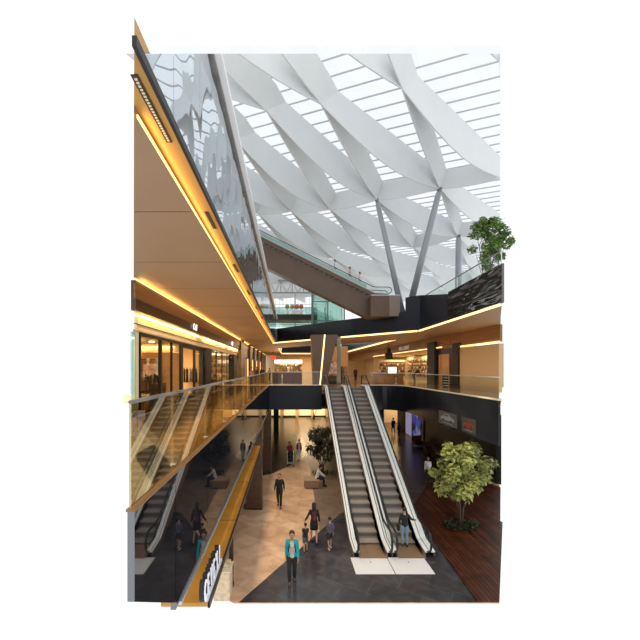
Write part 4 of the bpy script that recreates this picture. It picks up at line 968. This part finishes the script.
for (py0, py1, l, c, m) in [(15.95, 17.85, 'painted reflection of a pale blue car in the black slab edge behind the tree', (.30,.36,.42), mat('reflection_grey', (.10,.10,.085), .5)), (14.35, 15.5, 'painted reflection of a red car in the black slab edge near its lower end', (.30,.02,.03), mat('reflection_green', (.045,.06,.045), .5))]:
    t = thing('car_reflection', l, 'poster', (xr-.005, (py0+py1)/2, 4.52)); L = (py1-py0)/2  # car reflections in the black slab edge, built as coloured panels
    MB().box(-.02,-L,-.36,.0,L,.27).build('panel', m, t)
    cm = mat('reflected_car_%d' % int(py0), c, .4); b = MB(); 
    b.extr([(-.022,-L*.75,-.12),(-.022,-L*.7,.02),(-.022,-L*.35,.06),(-.022,-L*.15,.17),(-.022,L*.25,.17),(-.022,L*.45,.05),(-.022,L*.75,.02),(-.022,L*.75,-.12)], (-.006,0,0)); b.build('reflected_car', cm, t)
    for q in (-.42,.45): MB().tube([(-.022,q*L,-.12),(-.034,q*L,-.12)], .075, 12).build('reflected_wheel', M_black, t)
    MB().extr([(-.028,-L*.1,.07),(-.028,-L*.02,.14),(-.028,L*.2,.14),(-.028,L*.3,.07)], (-.004,0,0)).build('reflected_window', M_black, t)
    MB().box(-.03,-L*.6,-.26,-.02,L*.5,-.23).build('reflected_caption', mat('pale_reflection', (.3,.3,.28), .5), t)
# planter bench and lounge bits in the dark right
for k, (px_, py_, c, l) in enumerate([(447,447,(.16,.07,.02),'amber lounge seat in the dark lower right, beside the black wall'),(466,440,(.20,.08,.02),'amber lounge seat in the dark lower right, behind the lit tree'),(489,452,(.12,.04,.02),'dark red lounge seat at the frame edge behind the lit tree')]):
    x, y = gp(px_, py_+6); x = min(x, 11.6); t = thing('lounge_seat', l, 'seat', (x, y, .01), .3*k, 'lounge seats in the dark corner')
    m = mat('lounge_%d' % k, c, .6); MB().box(-.5,-.4,.12,.5,.4,.42,.05).build('seat', m, t); MB().box(-.5,.28,.42,.5,.42,.85,.04).build('backrest', m, t)
    for a in (-.42,.42):
        for b_ in (-.32,.32): MB().tube([(a,b_,0),(a,b_,.13)], .02, 6).build('leg', M_black, t)

# --- far above: end glazing, truss, upper walkway, lift
eg = thing('wall_end_glazing', None, None, kind='structure')
for k in range(24): MB().box(-7+k*.75,70,EYE+3,-6.93+k*.75,70.12,EYE+24).build('mullion', mat('pale_mullion', (.62,.64,.68), .5), eg)
for z in (8.5,12.5,17,21): MB().box(-7,70,EYE+z,10.6,70.12,EYE+z+.1).build('transom', mat('pale_mullion', (.62,.64,.68), .5), eg)
tr = thing('steel_truss', 'grey lattice truss seen far off below the high escalator', 'truss', (-2.6, 50, EYE+10.6))
for z in (0, 1.7): MB().box(0,0,z-.1,6.4,.2,z+.1).build('chord', M_col, tr)
for k in range(8):
    a, b_ = k*.8, (k+1)*.8; MB().tube([(a,.1,0 if k%2 else 1.7),(b_,.1,1.7 if k%2 else 0)], .07, 6).build('diagonal', M_bar, tr)
for k in range(5): MB().tube([(k*1.6,.1,0),(k*1.6,.1,1.7)], .06, 6).build('vertical', M_col, tr)
for k, x in enumerate((0.1, 3.6, 6.3)): MB().tube([(x,.1,0),(x,.1,-7.6)], .1, 8).build('post', M_bar, tr)
uw = thing('upper_walkway', 'dark walkway slab far off between the truss and the diagonal slab edge', 'walkway', (-2.8, 46, EYE+6.2), kind='structure')
MB().box(0,0,0,6.6,3,.75).build('slab', M_bronze, uw); MB().box(0,-.02,.75,6.6,.02,1.6).build('glass_pane', M_teal, uw); MB().box(0,-.04,1.6,6.6,.04,1.66).build('handrail', M_steel, uw); MB().box(0,-.1,-.9,6.6,.1,-.02).build('lower_pane', M_teal, uw)
for k, (x, c, n) in enumerate([(-.1,(.30,.45,.08),'yellow-green'),(.55,(.55,.45,.08),'yellow'),(1.15,(.7,.16,.05),'orange-red'),(1.7,(.6,.12,.10),'red')]):
    t = thing('flowering_plant', n+' flowering plant on the distant upper walkway', 'plant', (x, 45.7, EYE+7.9-.95), 0, 'flowering plants on the walkway')
    MB().lathe([(.2,0),(.26,.45),(.24,.45)]).build('pot', M_white, t)
    b = MB(); rn = random.Random(k)
    for q in range(160):
        v = Vector((rn.gauss(0,1),rn.gauss(0,1),rn.gauss(0,1))).normalized()*.27; p = v+Vector((0,0,.95)); u = v.orthogonal().normalized()*.1; w_ = v.cross(u).normalized()*.08
        b.quad([p-u,p+w_,p+u,p-w_])
    b.build('foliage', mat('bloom_%d' % k, c, .6, noise=.5, nscale=5), t)
    MB().tube([(0,0,.4),(0,0,.95)], .03, 6).build('stem', BARK, t)
lf_ = thing('glass_lift', 'teal glass lift shaft below the foot of the high escalator', 'lift', (2.7, 38.5, UP-.35))
for x in (0,1.6,3.4):
    for y in (0,1.8): MB().box(x-.06,y-.06,0,x+.06,y+.06,5.4).build('post', mat('teal_frame', (.16,.24,.22), .4), lf_)
for z in (1.2,3.3,5.35): MB().box(0,-.05,z-.05,3.4,.05,z+.05).build('crossbar', MATS['teal_frame'], lf_)
MB().box(.06,-.01,.05,1.54,.01,5.3).build('glass_pane', M_teal, lf_); MB().box(1.66,-.01,.05,3.34,.01,5.3).build('glass_pane', M_teal, lf_); MB().box(.06,1.79,.05,3.34,1.81,5.3).build('glass_pane', M_teal, lf_)
# ================================================================== CAMERA, LIGHT
cam = bpy.data.cameras.new('camera'); co = bpy.data.objects.new('camera', cam); COL.objects.link(co)
co.location = (0, 0, EYE); co.rotation_euler = (PI/2, 0, 0)
cam.sensor_width = 36; cam.lens = 20.0; cam.shift_x = .05; cam.shift_y = .075; cam.clip_start = .1; cam.clip_end = 400
S.camera = co
w = bpy.data.worlds.new('overcast_sky'); S.world = w; w.use_nodes = True
bg = w.node_tree.nodes['Background']; bg.inputs['Color'].default_value = (.985,.995,1,1); bg.inputs['Strength'].default_value = 1.06
def area(name, loc, rot, size, energy, color, sy=None, spread=None):
    l = bpy.data.lights.new(name, 'AREA'); l.energy = energy; l.color = color; l.size = size
    if sy: l.shape = 'RECTANGLE'; l.size_y = sy
    if spread: l.spread = spread
    o = bpy.data.objects.new(name, l); COL.objects.link(o); o.location = loc; o.rotation_euler = rot; return o
def spot(name, loc, target, energy, color, angle=50, blend=.6, r=.1):
    l = bpy.data.lights.new(name, 'SPOT'); l.energy = energy; l.color = color; l.spot_size = math.radians(angle); l.spot_blend = blend; l.shadow_soft_size = r
    o = bpy.data.objects.new(name, l); COL.objects.link(o); o.location = loc
    o.rotation_euler = (Vector(target)-Vector(loc)).to_track_quat('-Z','Y').to_euler(); return o
for y in (13.5, 17.8, 24.5, 31.5): area('shop_ceiling_light', (-6.5, y, EYE+1.05), (0,0,0), 2.2, 190, (1,.70,.36))
for y in (36, 42, 48): area('shop_ceiling_light', (15, y, EYE+1.55), (0,0,0), 2.5, 160, (1,.72,.4))
area('shop_ceiling_light', (14.8, 29.5, EYE+1.55), (0,0,0), 1.5, 50, (1,.5,.2))
area('far_gallery_fill', (4, 70, SZ-.1), (0,0,0), 6, 700, (1,.7,.38))  # added fill to brighten the dim far gallery
area('gallery_downlight', (6, 31, SZ-.05), (0,0,0), 3, 120, (1,.7,.4))
area('far_lower_light', (3, 47, 4.0), (0,0,0), 3, 560, (1,.72,.42), 3)
area('lower_right_light', (13.4, 43, 3.9), (0,0,0), 2, 180, (1,.62,.3))
# cove tubes: along the gold strip, over the left shops, over the bulkhead
def cove(x, y0, y1, z, tilt, e, c, w=.05):
    return area('cove_light', (x, (y0+y1)/2, z), (0, tilt, 0), w, e, c, y1-y0)
for a in (3.9, 12.5, 21.1, 29.7): cove(-1.582, a, a+8.5, SZ+.03, -PI/2-.45, 13, (1,.56,.16))
for a in (10.8, 20.8, 30.8): cove(-4.52, a, a+9.8, SZ-.10, -PI/2-.35, 55, (1,.55,.14))
for a in (11.5, 20.0, 28.5): cove(-4.78, a, a+7.4, EYE+1.70, .95, 60, (1,.66,.28))
for a in (12, 21, 30): area('shop_spill_fill', (-4.5, a+4, EYE+.1), (0, -PI/2-.25, 0), 1.6, 60, (1,.66,.33), 8)  # added fill standing in for shop window spill on the soffit
area('gallery_end_fill', (-3, 42, SZ-.1), (0,0,0), 2, 260, (1,.72,.4), 14)  # added lamps lifting the dark gallery end, this and the next two
area('gallery_end_upfill', (0, 52, MZ+.6), (PI,0,0), 6, 260, (1,.72,.4), 12)
area('gallery_end_fill', (0, 56, SZ-.1), (0,0,0), 4, 620, (1,.72,.4))
area('soffit_upfill', (5, 31, EYE-1.2), (PI,0,0), 5, 90, (1,.68,.36))  # added uplights to brighten the soffit from just above the floor
area('soffit_upfill', (11, 24, EYE-1.3), (PI,0,0), 2, 45, (1,.68,.36), 8)
for y in (7.2, 10.4, 13.6, 16.8, 20.0, 23.2, 27, 31): spot('floor_fill_spot', (-1.42, y, SZ-.02), (.6, y+.5, 0), 720, (1,.78,.52), 75, .8, .12)  # added spots to brighten the beige floor, no fittings there
spot('tree_spot', (7.0, 12.6, 4.0+4), (7.5, 15.4, 2.2), 560, (1,.93,.55), 32)
S.view_settings.view_transform = 'Standard'; S.view_settings.look = 'None'; S.view_settings.gamma = 1; S.view_settings.exposure = 0
S.cycles.use_denoising = True
S.cycles.max_bounces = 8; S.cycles.transparent_max_bounces = 16
S.cycles.sample_clamp_indirect = 4
